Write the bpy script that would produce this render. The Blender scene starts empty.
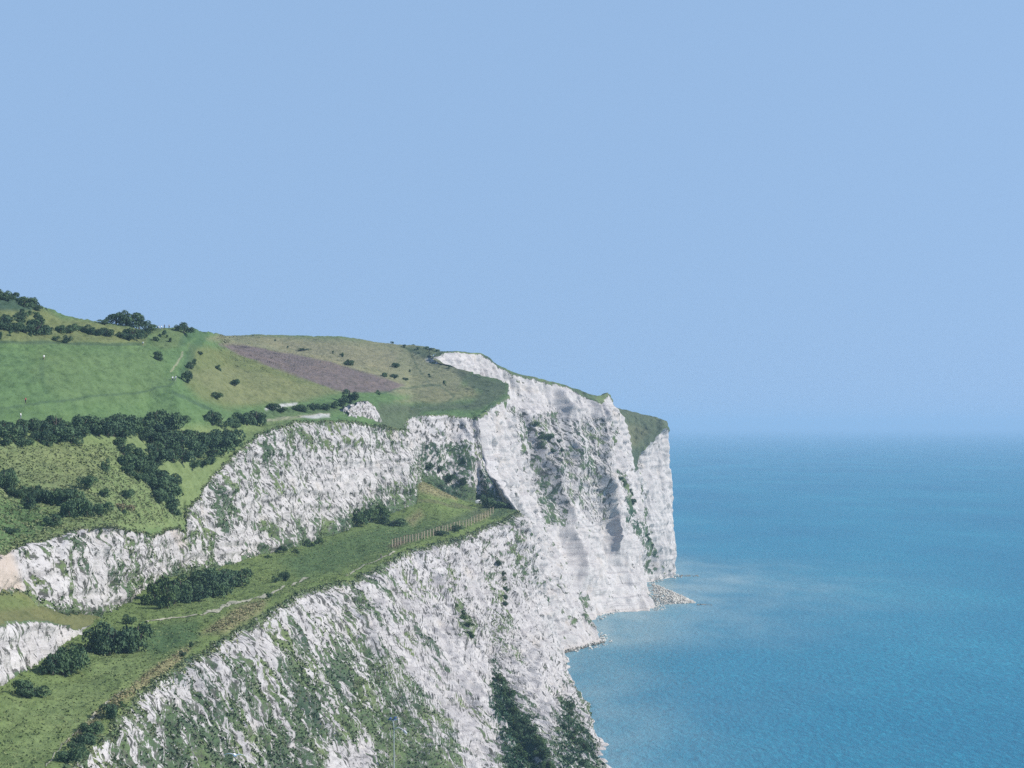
import bpy, math, random
import numpy as np
from mathutils import Vector, Matrix

C = bpy.context.scene.collection
F, H, CX, HY = 2900.0, 101.2, 512.0, 425.0      # lens in pixels, eye height in metres, horizon row
rng = np.random.default_rng(7)
random.seed(7)

def W(px, py, D):
    """survey point: bearing (px), elevation (py) and range (D) -> world metres"""
    return np.array([(px - CX) / F * D, D, H - (py - HY) / F * D])

def R3(x, y, z): return np.array([x, y, z], float)
# ------------------------------------------------------------------ noise
def _h(i, j, k, s):
    n = (i * 374761393 + j * 668265263 + k * 2147483647 + s * 1274126177) & 0xFFFFFFFF
    n = ((n ^ (n >> 13)) * 1274126177) & 0xFFFFFFFF
    n = ((n ^ (n >> 16)) * 2246822519) & 0xFFFFFFFF
    return ((n ^ (n >> 15)) & 0xFFFF).astype(np.float32) / 32767.5 - 1.0
def vn(x, y, z=0.0, s=0):
    x, y, z = np.broadcast_arrays(np.asarray(x, float), np.asarray(y, float), np.asarray(z, float))
    fx, fy, fz = np.floor(x), np.floor(y), np.floor(z)
    i, j, k = fx.astype(np.int64), fy.astype(np.int64), fz.astype(np.int64)
    a, b, c = [(t * t * (3 - 2 * t)).astype(np.float32) for t in (x - fx, y - fy, z - fz)]
    def pl(kk):
        q = _h(i, j, kk, s); q = q + a * (_h(i + 1, j, kk, s) - q)
        r = _h(i, j + 1, kk, s); r = r + a * (_h(i + 1, j + 1, kk, s) - r)
        return q + b * (r - q)
    p0 = pl(k)
    if not np.any(fz != z): return p0
    return p0 + c * (pl(k + 1) - p0)
def fbm(x, y, z=0.0, s=0, o=3):
    t, a, n = 0.0, 1.0, 0.0
    for q in range(o):
        f = 2.03 ** q
        t = t + a * vn(np.asarray(x) * f + q * 17.3, np.asarray(y) * f - q * 9.1, np.asarray(z) * f if np.ndim(z) else z, s + q); n += a; a *= 0.5
    return t / n
def rid(x, y, z=0.0, s=0, o=2):
    t, a, n = 0.0, 1.0, 0.0
    for q in range(o):
        f = 2.07 ** q
        t = t + a * (1 - 2 * np.abs(vn(np.asarray(x) * f + q * 7.7, np.asarray(y) * f, np.asarray(z) * f if np.ndim(z) else z, s + q))); n += a; a *= 0.5
    return t / n
def ss(x, a, b):
    t = np.clip((x - a) / (b - a), 0, 1); return t * t * (3 - 2 * t)

def world_wobble(P):
    """rim raggedness shared by every sheet of ground, so that neighbours stay closed"""
    x, y, z = P[..., 0], P[..., 1], P[..., 2]
    k = 1.0
    dx = 1.5 * fbm(x / 14, y / 14, z / 14, 101) + .95 * vn(x / 3.1, y / 3.1, z / 3.1, 105)
    dy = 1.5 * fbm(x / 14, y / 14, z / 14, 111) + .8 * vn(x / 3.1, y / 3.1, z / 3.1, 115)
    dz = .55 * fbm(x / 17, y / 17, 0.0, 121) + .28 * vn(x / 3.3, y / 3.3, 0.0, 125)
    return np.stack([dx, dy, dz], -1) * k

# ------------------------------------------------------------------ smooth sheets through survey points
def pchip(x, y, xi):
    x = np.asarray(x, float); y = np.asarray(y, float); n = len(x)
    h = np.diff(x)[:, None]; d = np.diff(y.reshape(n, -1), axis=0) / h
    m = np.zeros((n, d.shape[1]))
    if n == 2: m[:] = d
    else:
        w1 = 2 * h[1:] + h[:-1]; w2 = h[1:] + 2 * h[:-1]
        ok = d[:-1] * d[1:] > 0
        den = np.where(ok, w1 / np.where(d[:-1] == 0, 1, d[:-1]) + w2 / np.where(d[1:] == 0, 1, d[1:]), 1)
        m[1:-1] = np.where(ok, (w1 + w2) / den, 0)
        m[0] = d[0]; m[-1] = d[-1]
    i = np.clip(np.searchsorted(x, xi, 'right') - 1, 0, n - 2)
    t = ((xi - x[i]) / (x[i + 1] - x[i]))[:, None]; hh = (x[i + 1] - x[i])[:, None]
    Y = y.reshape(n, -1)
    r = ((1 + 2 * t) * (1 - t) ** 2) * Y[i] + t * (1 - t) ** 2 * hh * m[i] + t * t * (3 - 2 * t) * Y[i + 1] + t * t * (t - 1) * hh * m[i + 1]
    return r.reshape((len(xi),) + y.shape[1:])

class Sheet:
    def __init__(s, ctrl, ns, nr, disp=None, taper=(.06, .0), flip=False):
        ctrl = np.array(ctrl, float); S, R = ctrl.shape[:2]
        # even spacing along the stations (shared with neighbours: uses row 0)
        d0 = pchip(np.arange(S), ctrl, np.linspace(0, S - 1, 40 * S))
        L = np.linalg.norm(np.diff(d0, axis=0), axis=-1).mean(1); L = np.r_[0, np.cumsum(L)]
        si = np.interp(np.linspace(0, L[-1], ns), L, np.linspace(0, S - 1, 40 * S))
        rows = pchip(np.arange(S), ctrl, si)                      # ns,R,3
        ri = np.concatenate([np.linspace(k, k + 1, n, endpoint=False) for k, n in enumerate(nr)] + [[R - 1.0]])
        P = pchip(np.arange(R), rows.transpose(1, 0, 2), ri).transpose(1, 0, 2)
        s.P0 = P; s.ns, s.nr = P.shape[:2]
        s.U = np.r_[0, np.cumsum(np.linalg.norm(np.diff(P, axis=0), axis=-1).mean(1))][:, None] + 0 * P[..., 0]
        V = np.linalg.norm(np.diff(P, axis=1), axis=-1); s.V = np.concatenate([np.zeros((s.ns, 1)), np.cumsum(V, 1)], 1)
        s.T = s.V / np.maximum(s.V[:, -1:], 1e-6)
        du = np.gradient(P, axis=0); dv = np.gradient(P, axis=1)
        n = np.cross(du, dv); n /= np.maximum(np.linalg.norm(n, axis=-1, keepdims=True), 1e-9)
        if flip: n = -n
        s.N = n; s.flip = flip
        Q = P.copy()
        if disp is not None:
            d = disp(s)
            s.d = d
            tp = ss(s.T, 0, taper[0]) if taper[0] else 1.0
            if taper[1]: tp = tp * ss(1 - s.T, 0, taper[1])
            Q = Q + n * (d * tp)[..., None]
        s.P = Q + world_wobble(P)
        D = s.P[..., 1]
        s.px = CX + s.P[..., 0] / D * F; s.py = HY - (s.P[..., 2] - H) / D * F
    def mesh(s, name, mat, attrs=None, cols=None, kind='structure'):
        me = bpy.data.meshes.new(name)
        v = s.P.reshape(-1, 3); me.vertices.add(len(v)); me.vertices.foreach_set('co', v.ravel())
        i = np.arange(s.ns * s.nr).reshape(s.ns, s.nr)
        q = np.stack([i[:-1, :-1], i[1:, :-1], i[1:, 1:], i[:-1, 1:]], -1).reshape(-1, 4)
        if s.flip: q = q[:, ::-1]
        nq = len(q); me.loops.add(nq * 4); me.polygons.add(nq)
        me.loops.foreach_set('vertex_index', q.ravel().astype(np.int32))
        me.polygons.foreach_set('loop_start', (np.arange(nq) * 4).astype(np.int32))
        me.update(calc_edges=True); me.shade_smooth()
        for k, a in (attrs or {}).items():
            t = me.attributes.new(k, 'FLOAT', 'POINT'); t.data.foreach_set('value', np.broadcast_to(a, s.T.shape).ravel().astype(np.float32))
        for k, a in (cols or {}).items():
            t = me.attributes.new(k, 'FLOAT_COLOR', 'POINT'); c4 = np.concatenate([a, np.ones(a.shape[:2] + (1,))], -1)
            t.data.foreach_set('color', c4.ravel().astype(np.float32))
        me.materials.append(mat)
        o = bpy.data.objects.new(name, me); C.objects.link(o)
        if kind: o['kind'] = kind
        return o
    def at(s, px, py):
        """ground point of this sheet nearest to a bearing and elevation"""
        d = (s.px - px) ** 2 + (s.py - py) ** 2 + (s.P[..., 1] - 400) * 1e-4
        k = np.unravel_index(np.argmin(d), d.shape); return s.P[k], k

def poly(px, py, pts, feather=3.0):
    """soft mask of a traced outline, carried by the ground itself"""
    pts = np.array(pts, float); n = len(pts)
    inside = np.zeros(px.shape, bool); dist = np.full(px.shape, 1e9)
    for a in range(n):
        x1, y1 = pts[a]; x2, y2 = pts[(a + 1) % n]
        c = ((y1 > py) != (y2 > py)) & (px < (x2 - x1) * (py - y1) / ((y2 - y1) if y2 != y1 else 1e-9) + x1)
        inside ^= c
        ex, ey = x2 - x1, y2 - y1; t = np.clip(((px - x1) * ex + (py - y1) * ey) / (ex * ex + ey * ey + 1e-9), 0, 1)
        dist = np.minimum(dist, (px - x1 - t * ex) ** 2 + (py - y1 - t * ey) ** 2)
    sd = np.where(inside, 1, -1) * np.sqrt(dist)
    return ss(sd, -feather, feather)
def line(px, py, pts, w):
    pts = np.array(pts, float); dist = np.full(px.shape, 1e9)
    for (x1, y1), (x2, y2) in zip(pts[:-1], pts[1:]):
        ex, ey = x2 - x1, y2 - y1; t = np.clip(((px - x1) * ex + (py - y1) * ey) / (ex * ex + ey * ey + 1e-9), 0, 1)
        dist = np.minimum(dist, (px - x1 - t * ex) ** 2 + (py - y1 - t * ey) ** 2)
    return 1 - ss(np.sqrt(dist), w * .5, w * 1.3)

# ------------------------------------------------------------------ materials
def mat(name):
    m = bpy.data.materials.new(name); m.use_nodes = True
    nt = m.node_tree; nt.nodes.clear()
    out = nt.nodes.new('ShaderNodeOutputMaterial'); b = nt.nodes.new('ShaderNodeBsdfPrincipled')
    nt.links.new(b.outputs[0], out.inputs[0]); b.inputs['Specular IOR Level'].default_value = .2
    return m, nt, b, out
def nd(nt, t, **k):
    n = nt.nodes.new(t)
    for a, v in k.items(): setattr(n, a, v)
    return n
def lk(nt, a, b): nt.links.new(a, b)
def noise(nt, vec, scale, detail=3, rough=.55):
    n = nd(nt, 'ShaderNodeTexNoise'); n.inputs['Scale'].default_value = scale; n.inputs['Detail'].default_value = detail; n.inputs['Roughness'].default_value = rough
    if vec is not None: lk(nt, vec, n.inputs['Vector'])
    return n.outputs['Fac']
def ramp(nt, fac, stops):
    r = nd(nt, 'ShaderNodeValToRGB'); lk(nt, fac, r.inputs[0]); e = r.color_ramp.elements
    while len(e) < len(stops): e.new(.5)
    for q, (p, c) in zip(e, stops): q.position = p; q.color = (c[0], c[1], c[2], 1)
    return r.outputs[0]
def mix(nt, fac, a, b, mode='MIX'):
    n = nd(nt, 'ShaderNodeMix', data_type='RGBA', blend_type=mode)
    for sock, v in ((n.inputs[0], fac), (n.inputs[6], a), (n.inputs[7], b)):
        if isinstance(v, (int, float)): sock.default_value = v
        elif isinstance(v, tuple): sock.default_value = (*v, 1)
        else: lk(nt, v, sock)
    return n.outputs[2]
def mth(nt, op, a, b=None, c=None):
    n = nd(nt, 'ShaderNodeMath', operation=op)
    for sock, v in zip(n.inputs, (a, b, c)):
        if v is None: continue
        if isinstance(v, (int, float)): sock.default_value = v
        else: lk(nt, v, sock)
    return n.outputs[0]
def mapr(nt, v, a, b, c=0.0, d=1.0):
    n = nd(nt, 'ShaderNodeMapRange', interpolation_type='SMOOTHSTEP'); lk(nt, v, n.inputs[0])
    for q, x in zip(n.inputs[1:5], (a, b, c, d)): q.default_value = x
    return n.outputs[0]
def attr(nt, name): return nd(nt, 'ShaderNodeAttribute', attribute_name=name)
def pos(nt): return nd(nt, 'ShaderNodeNewGeometry').outputs['Position']
def scaled(nt, vec, s):
    n = nd(nt, 'ShaderNodeMapping'); n.inputs['Scale'].default_value = s; lk(nt, vec, n.inputs['Vector']); return n.outputs[0]
def bump(nt, b, h, strength, dist):
    n = nd(nt, 'ShaderNodeBump'); n.inputs['Strength'].default_value = strength; n.inputs['Distance'].default_value = dist
    lk(nt, h, n.inputs['Height']); lk(nt, n.outputs[0], b.inputs['Normal'])

def chalk_material():
    m, nt, b, o = mat('chalk_with_scrub'); p = pos(nt)
    cu = nd(nt, 'ShaderNodeCombineXYZ'); lk(nt, attr(nt, 'fu').outputs['Fac'], cu.inputs[0]); lk(nt, attr(nt, 'fv').outputs['Fac'], cu.inputs[1]); uv = cu.outputs[0]
    big = noise(nt, scaled(nt, p, (.06, .06, .03)), 1, 3)
    c = ramp(nt, big, [(.3, (.36, .337, .322)), (.55, (.425, .40, .378)), (.75, (.49, .462, .44))])
    st = noise(nt, scaled(nt, uv, (.55, .06, 1)), 1, 4, .65)                    # stains running down the face
    c = mix(nt, mapr(nt, st, .52, .72, 0, .38), c, (.28, .27, .28))
    warm = noise(nt, scaled(nt, p, (.09, .05, .12)), 1, 3)
    c = mix(nt, mapr(nt, warm, .55, .75, 0, .45), c, (.39, .335, .275))
    z = nd(nt, 'ShaderNodeSeparateXYZ'); lk(nt, p, z.inputs[0])
    wob = noise(nt, scaled(nt, p, (.05, .05, .05)), 1, 2)
    zz = mth(nt, 'MULTIPLY_ADD', wob, 5.0, z.outputs[2])
    cmb = nd(nt, 'ShaderNodeCombineXYZ'); lk(nt, mth(nt, 'MULTIPLY', zz, .75), cmb.inputs[2])
    lk(nt, mth(nt, 'MULTIPLY', z.outputs[1], .02), cmb.inputs[1])
    band = noise(nt, cmb.outputs[0], 1.0, 3, .7)                               # flint beds
    c = mix(nt, mapr(nt, band, .53, .62, 0, .62), c, (.27, .25, .245))
    cr = noise(nt, scaled(nt, uv, (1.1, .55, 1)), 1, 5, .72)
    c = mix(nt, mth(nt, 'MULTIPLY', mapr(nt, cr, .55, .66, 0, .7), attr(nt, 'rough').outputs['Fac']), c, (.15, .14, .135))            # pits and cracks
    sp = noise(nt, scaled(nt, p, (1.6, .8, 1.5)), 1, 4, .75)
    c = mix(nt, mapr(nt, sp, .60, .70, 0, .7), c, (.11, .105, .11))
    c = mix(nt, mapr(nt, sp, .36, .44, .5, 0), c, (.53, .515, .50))
    dirt = attr(nt, 'earth')
    c = mix(nt, dirt.outputs['Fac'], c, (.42, .34, .27))
    # plants
    cs = nd(nt, 'ShaderNodeCombineXYZ'); lk(nt, attr(nt, 'fs').outputs['Fac'], cs.inputs[0]); lk(nt, attr(nt, 'fv').outputs['Fac'], cs.inputs[1])
    fine = noise(nt, scaled(nt, cs.outputs[0], (.75, .2, 1)), 1, 5, .68)
    fin2 = noise(nt, scaled(nt, p, (.9, .5, .8)), 1, 4, .7)
    hue = noise(nt, scaled(nt, p, (.07, .04, .07)), 1, 3)
    g = ramp(nt, hue, [(.32, (.050, .080, .050)), (.48, (.080, .120, .056)), (.64, (.13, .17, .068))])
    g = mix(nt, mapr(nt, noise(nt, scaled(nt, p, (.9, .6, .9)), 1, 2), .48, .66, 0, .65), g, (.10, .092, .078))
    g = mix(nt, mapr(nt, attr(nt, 'veg').outputs['Fac'], -.12, .22), (.082, .080, .070), g)      # sparse dry growth is grey brown
    g = mix(nt, attr(nt, 'lush').outputs['Fac'], g, (.028, .064, .042))
    f = mth(nt, 'ADD', mth(nt, 'MULTIPLY', attr(nt, 'veg').outputs['Fac'], .62), mth(nt, 'MULTIPLY', mth(nt, 'SUBTRACT', fine, .5), mth(nt, 'MULTIPLY', attr(nt, 'rough').outputs['Fac'], 3.8)))
    f = mth(nt, 'ADD', f, mth(nt, 'MULTIPLY_ADD', fin2, 2.0, -1.0))
    fm = mapr(nt, f, -.06, .18)
    c = mix(nt, fm, c, g)
    lk(nt, c, b.inputs['Base Color']); b.inputs['Roughness'].default_value = .95; b.inputs['Specular IOR Level'].default_value = .1
    hgt = mth(nt, 'ADD', mth(nt, 'MULTIPLY', sp, .8), mth(nt, 'MULTIPLY', band, .5)); hgt = mth(nt, 'ADD', hgt, mth(nt, 'MULTIPLY', cr, -.6))
    bump(nt, b, mth(nt, 'ADD', hgt, mth(nt, 'MULTIPLY', fm, .5)), .55, .9)
    return m
def turf_material():
    m, nt, b, o = mat('turf'); p = pos(nt)
    c = attr(nt, 'tone').outputs['Color']
    a = noise(nt, scaled(nt, p, (.35, .12, .35)), 1, 5, .7)
    c = mix(nt, mapr(nt, a, .42, .68, 0, .6), c, (.55, .62, .50), 'MULTIPLY')
    a2 = noise(nt, scaled(nt, p, (.05, .02, .05)), 1, 4, .6)
    c = mix(nt, mapr(nt, a2, .45, .7, 0, .5), c, (1.30, 1.22, 1.10), 'MULTIPLY')
    a3 = noise(nt, scaled(nt, p, (1.2, .5, 1.2)), 1, 2, .6)
    c = mix(nt, mapr(nt, a3, .5, .75, 0, .55), c, (.5, .55, .5), 'MULTIPLY')
    lk(nt, c, b.inputs['Base Color']); b.inputs['Roughness'].default_value = 1; b.inputs['Specular IOR Level'].default_value = .05
    bump(nt, b, a, .9, .8)
    return m
def leaf_material(name, lo, hi, spread=.35):
    m, nt, b, o = mat(name)
    r = nd(nt, 'ShaderNodeObjectInfo').outputs['Random']
    l = attr(nt, 'leaf').outputs['Fac']
    v = mth(nt, 'ADD', mth(nt, 'MULTIPLY', l, 1 - spread), mth(nt, 'MULTIPLY', r, spread))
    lk(nt, ramp(nt, v, [(.15, lo), (.85, hi)]), b.inputs['Base Color']); b.inputs['Roughness'].default_value = .8
    b.inputs['Specular IOR Level'].default_value = .1
    return m
def plain(name, col, rough=.8, var=.25, scale=3.0, spec=.2, metal=0):
    m, nt, b, o = mat(name)
    tc = nd(nt, 'ShaderNodeTexCoord').outputs['Object']
    n = noise(nt, tc, scale, 3)
    lk(nt, ramp(nt, n, [(.3, tuple(x * (1 - var) for x in col)), (.7, tuple(min(1, x * (1 + var)) for x in col))]), b.inputs['Base Color'])
    b.inputs['Roughness'].default_value = rough; b.inputs['Specular IOR Level'].default_value = spec; b.inputs['Metallic'].default_value = metal
    return m
M_chalk = chalk_material(); M_turf = turf_material()
M_leaf = leaf_material('hawthorn_leaves', (.034, .064, .040), (.098, .155, .066))
M_leaf2 = leaf_material('fresh_leaves', (.045, .085, .036), (.10, .15, .055))
M_dry = leaf_material('dry_stems', (.17, .15, .08), (.32, .28, .15))
M_bark = plain('bark', (.075, .06, .045))
M_path = plain('trodden_chalk', (.29, .275, .20), var=.4, scale=.5)
M_rock = plain('fallen_chalk', (.47, .44, .385), var=.35, scale=.25)
M_weed = plain('weedy_rock', (.20, .18, .145), var=.4, scale=.3)

# ------------------------------------------------------------------ survey of the land
E = [W(*p) for p in [(20, 800, 440), (67, 768, 480), (97, 741, 520), (133, 697, 575), (175, 668, 625), (207, 648, 660), (256, 618, 730), (305, 590, 815),
                     (352, 579, 880), (410, 549, 985), (446, 541, 1050), (464, 534, 1085), (480, 528, 1122), (501, 519, 1170), (519, 512, 1216)]]
BASE = [np.array(q, float) for q in [(-40, 390, 0), (-38, 440, 0), (-36, 480, 0), (-33, 530, 0), (-29, 585, 0), (-24, 630, 0), (-14, 700, 0), (2, 780, 0),
                     (28, 850, 0), (28, 905, 0), (26, 965, 0), (23, 1020, 0), (20, 1080, 0), (18, 1160, 0), (19, 1245, 0)]]
TB = [W(*p) for p in [(-60, 720, 500), (-20, 695, 540), (25, 675, 580), (72, 643, 640), (85, 625, 680), (112, 609, 725), (165, 577, 815), (212, 569, 880),
                      (256, 556, 940), (337, 532, 1040), (384, 513, 1118), (418, 482, 1205), (440, 490, 1228), (470, 502, 1240), (500, 503, 1236)]]
def concave(t, b, k1=.42, k2=None):
    m = t * (1 - k1) + b * k1; m[2] = t[2] * .38 + b[2] * .62; return m
LCc = []
for i, (t, b) in enumerate(zip(E, BASE)):
    b = b - np.array([0, 0, 2.0])
    m1 = t * .80 + b * .20; m1[2] = t[2] * .70 + b[2] * .30
    k = .45 if i < 9 else .52
    m2 = t * (1 - k) + b * k; m2[2] = t[2] * .36 + b[2] * .64
    LCc.append([t, m1, m2, b])
def crest(s, pts, amp, w_left, w_right):
    pts = np.array(pts, float); y_ = s.py0; dx = s.px0 - np.interp(y_, pts[:, 1], pts[:, 0]) + 2.0 * vn(s.V / 9, s.U / 30, 0.0, int(pts[0, 0]))
    fade = ss(y_, pts[0, 1] - 8, pts[0, 1] + 18) * ss(-y_, -pts[-1, 1] - 8, -pts[-1, 1] + 18)
    return amp * fade * np.exp(-np.abs(dx) / np.where(dx < 0, w_left, w_right))
def lower_disp(s):
    U, V, P = s.U, s.V, s.P0; x, y, z = P[..., 0], P[..., 1], P[..., 2]
    far = ss(y, 880, 1050)
    a = 2.6 * fbm(U / 34 + .01 * V, V / 120, 0.0, 1) + 1.7 * rid(U / 13 + .02 * V, V / 60, 0.0, 5)
    a = a * (.75 + .8 * far)
    b = 1.3 * fbm(U / 3.2, V / 16, 0.0, 9, 3) * (1 - .2 * far)
    c = 1.2 * rid(x / 7, y / 9, z / 6, 13, 3) + .55 * vn(x / 1.5, y / 1.9, z / 1.3, 17)
    bed = .35 * vn(0 * z, y / 60, (z + 1.5 * vn(x / 20, y / 20, 0.0, 3)) / 1.7, 23) * far
    gully = -3.5 * np.exp(-((s.px0 - (497 + (s.py0 - 670) * .38)) / 9) ** 2) * ss(s.py0, 640, 690)
    cr_ = crest(s, [(484, 556), (490, 620), (495, 690), (505, 760)], -2.8, 16, 8) + crest(s, [(524, 604), (528, 640), (534, 700)], 3.5, 7, 26) + crest(s, [(505, 520), (512, 580), (520, 610)], 2.5, 6, 16) \
        + crest(s, [(552, 600), (556, 650), (562, 690), (585, 740)], 3.0, 8, 10) + crest(s, [(420, 610), (455, 670), (490, 730)], 2.5, 5, 20) + crest(s, [(330, 600), (390, 690), (430, 780)], 2.5, 5, 24) + crest(s, [(230, 640), (290, 740), (310, 790)], 2.2, 5, 22)
    return a + b + c + bed + gully + cr_
def with_px(f):
    def g(s):
        s.px0 = CX + s.P0[..., 0] / s.P0[..., 1] * F; s.py0 = HY - (s.P0[..., 2] - H) / s.P0[..., 1] * F
        return f(s)
    return g
LCc.append([q + R3(-7, 26, -1) for q in LCc[-1]])
LC = Sheet(LCc, 1500, [62, 70, 60], with_px(lower_disp), (.05, 0), flip=True)

def turf_disp(s):
    P = s.P0; x, y = .8 * P[..., 0] + .6 * P[..., 1], .8 * P[..., 1] - .6 * P[..., 0]
    return .55 * fbm(x / 16, y / 22, 0.0, 41) + .28 * fbm(x / 3.5, y / 5, 0.0, 45) + .16 * vn(x / 1.1, y / 1.6, 0.0, 49)
TEc = []
for e, b in zip(E, TB):
    i1 = e * .93 + b * .07; i1[2] += .25
    mid = e * .45 + b * .55; mid[2] -= .5
    inn = b + (b - e) * .18; inn[2] = b[2] + 1.0
    TEc.append([e, i1, mid, b, inn])
TE = Sheet(TEc, 1000, [8, 60, 50, 10], turf_disp, (.04, 0))

# upper face: foot (Bc), middle, rim (Tc)
FOOT = [(-60, 600, 560), (-20, 596, 590), (15, 592, 640), (38, 603, 655), (60, 611, 668), (88, 615, 692), (114, 609, 727), (140, 600, 765), (163, 576, 812), (186, 572, 845),
        (190, 572, 850), (212, 569, 880), (235, 567, 910), (256, 557, 940), (279, 551, 965), (308, 542, 1000), (337, 533, 1040), (361, 521, 1080), (386, 514, 1115), (415, 506, 1146),
        (417, 491, 1190), (419, 480, 1215), (434, 489, 1226), (457, 495, 1235), (479, 505, 1240), (519, 513, 1218)]
RIM = [(-60, 575, 575), (-20, 562, 605), (15, 549, 655), (45, 539, 672), (75, 530, 690), (107, 526, 710), (135, 531, 755), (155, 535, 785), (172, 527, 825), (184.5, 536, 850),
       (187, 508, 864), (201, 495, 890), (227, 461, 925), (256, 437, 960), (282, 425, 985), (307, 421, 1025), (340, 421, 1065), (370, 424, 1100), (392, 427, 1130), (402, 430, 1150),
       (405, 424, 1200), (408, 417, 1225), (430, 414, 1245), (456, 416, 1260), (470, 416.5, 1266), (477.5, 416, 1268)]
FW = [W(*p) for p in FOOT]; RW = [W(*p) for p in RIM]
UFc = []
for i, (f, r) in enumerate(zip(FW, RW)):
    g = f - np.array([0, 0, 2.5]); m = g * .58 + r * .42; m[2] = g[2] * .48 + r[2] * .52
    if i == 25: m = W(487, 473, 1254)
    UFc.append([r, m, g])
def upper_disp(s):
    U, V, P = s.U, s.V, s.P0; x, y, z = P[..., 0], P[..., 1], P[..., 2]
    hgt = np.clip(s.V[:, -1:] / 30, .25, 1)
    a = 1.7 * fbm(U / 18, V / 90, 0.0, 61) + 1.0 * rid(U / 7, V / 35, 0.0, 65)
    b = .6 * fbm(U / 2.6 - V * .17, V / 9, 0.0, 69)
    c = .4 * rid(x / 6, y / 8, z / 5, 73, 3) + .18 * vn(x / 1.4, y / 1.8, z / 1.2, 77)
    bed = .6 * vn(0 * z, y / 60, (z + 1.5 * vn(x / 20, y / 20, 0.0, 3)) / 1.6, 83)
    rec = -2.5 * ss(y, 1210, 1240) * rid(U / 9, V / 40, 0.0, 87)
    return (hgt * (a + b + c + rec) + bed) * ss(U.max() - U, 0, 8)
UF = Sheet(UFc, 1300, [70, 70], with_px(upper_disp), (.06, 0), flip=True)

# low bluff at the left and the ledge above it
BL = [((-60, 722, 500), (-60, 645, 506), (-60, 600, 560)), ((-20, 697, 540), (-20, 630, 546), (-20, 596, 590)), ((25, 677, 580), (20, 622, 588), (15, 592, 640)),
      ((50, 660, 613), (50, 623, 621), (38, 603, 655)), ((70, 646, 640), (70, 625, 646), (60, 611, 668)), ((84, 636, 662), (84, 628, 666), (75, 613, 680)), ((100, 622, 700), (100, 619, 703), (95, 614, 706))]
BFc, LDc = [], []
for b, l, k in BL:
    b, l, k = W(*b), W(*l), W(*k)
    BFc.append([l, (l + b) / 2 + np.array([-.4, .3, 0]), b - np.array([0, 0, 1.5])]); LDc.append([l, (l + k) / 2 + np.array([0, 0, .3]), k + (k - l) * .12])
BF = Sheet(BFc, 380, [30, 30], lambda s: .6 * upper_disp(s) * np.clip(s.V[:, -1:] / 12, .1, 1), (.12, 0), flip=True)
LD = Sheet(LDc, 220, [16, 18], turf_disp, (.08, 0))

# upland
UPK = {0: [(-60, 520, 650), (-60, 425, 780), (-60, 350, 890), (-60, 310, 950), (-60, 280, 1010), (-60, 300, 1250)],
       2: [(8, 492, 720), (0, 412, 800), (0, 345, 905), (0, 312, 955), (0, 294, 1000), (0, 310, 1250)],
       5: [(95, 480, 775), (80, 412, 855), (78, 350, 940), (75, 330, 985), (70, 317, 1020), (70, 330, 1300)],
       8: [(160, 465, 870), (150, 412, 915), (145, 360, 975), (143, 341, 1015), (140, 329.5, 1050), (140, 345, 1350)],
       10: [(182, 455, 890), (175, 412, 920), (172, 365, 985), (170, 342, 1030), (168, 328, 1065), (168, 345, 1350)],
       11: [(195, 450, 912), (188, 412, 935), (186, 370, 990), (185, 345, 1040), (187, 329, 1085), (188, 345, 1350)],
       12: [(222, 432, 945), (217, 408, 970), (212, 375, 1020), (206, 345, 1100), (204, 332, 1150), (205, 345, 1350)],
       13: [(252, 424, 980), (248, 408, 1005), (240, 378, 1080), (230, 350, 1250), (222, 336.5, 1450), (222, 345, 1650)],
       15: [(303, 414, 1050), (300, 404, 1085), (292, 378, 1170), (282, 350, 1380), (272, 335.5, 1520), (272, 345, 1800)],
       17: [(366, 412, 1125), (362, 400, 1170), (356, 378, 1270), (345, 352, 1430), (336, 337, 1550), (336, 348, 1850)],
       19: [(399, 416, 1190), (398, 402, 1230), (394, 378, 1330), (388, 356, 1470), (380, 342.5, 1560), (380, 352, 1850)],
       21: [(410, 410, 1250), (411, 400, 1285), (412, 380, 1370), (410, 358, 1480), (405, 345, 1560), (405, 355, 1850)],
       23: [(462, 408, 1290), (463, 396, 1330), (455, 380, 1390), (430, 362, 1460), (422, 346.5, 1560), (422, 356, 1850)],
       24: [(480, 407, 1300), (488, 394, 1345), (484, 384, 1388), (445, 367, 1440), (429, 353, 1500), (433, 348, 1562)],
       25: [(492, 405, 1310), (507, 394, 1350), (506, 384, 1388), (470, 372, 1428), (432, 358.5, 1462), (440, 350, 1562)]}
ks = sorted(UPK); arr = np.array([[W(*p) for p in UPK[k]] for k in ks])
UPc = []
for i, r in enumerate(RW):
    rest = np.array([[np.interp(i, ks, arr[:, j, c]) for c in range(3)] for j in range(6)])
    UPc.append([r] + list(rest))
UP = Sheet(UPc, 1100, [60, 70, 70, 60, 60, 20], lambda s: turf_disp(s) * 1.2 * ss(1 - np.abs(s.U / s.U.max() * 2 - 1), 0, .02), (.03, 0))

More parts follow.
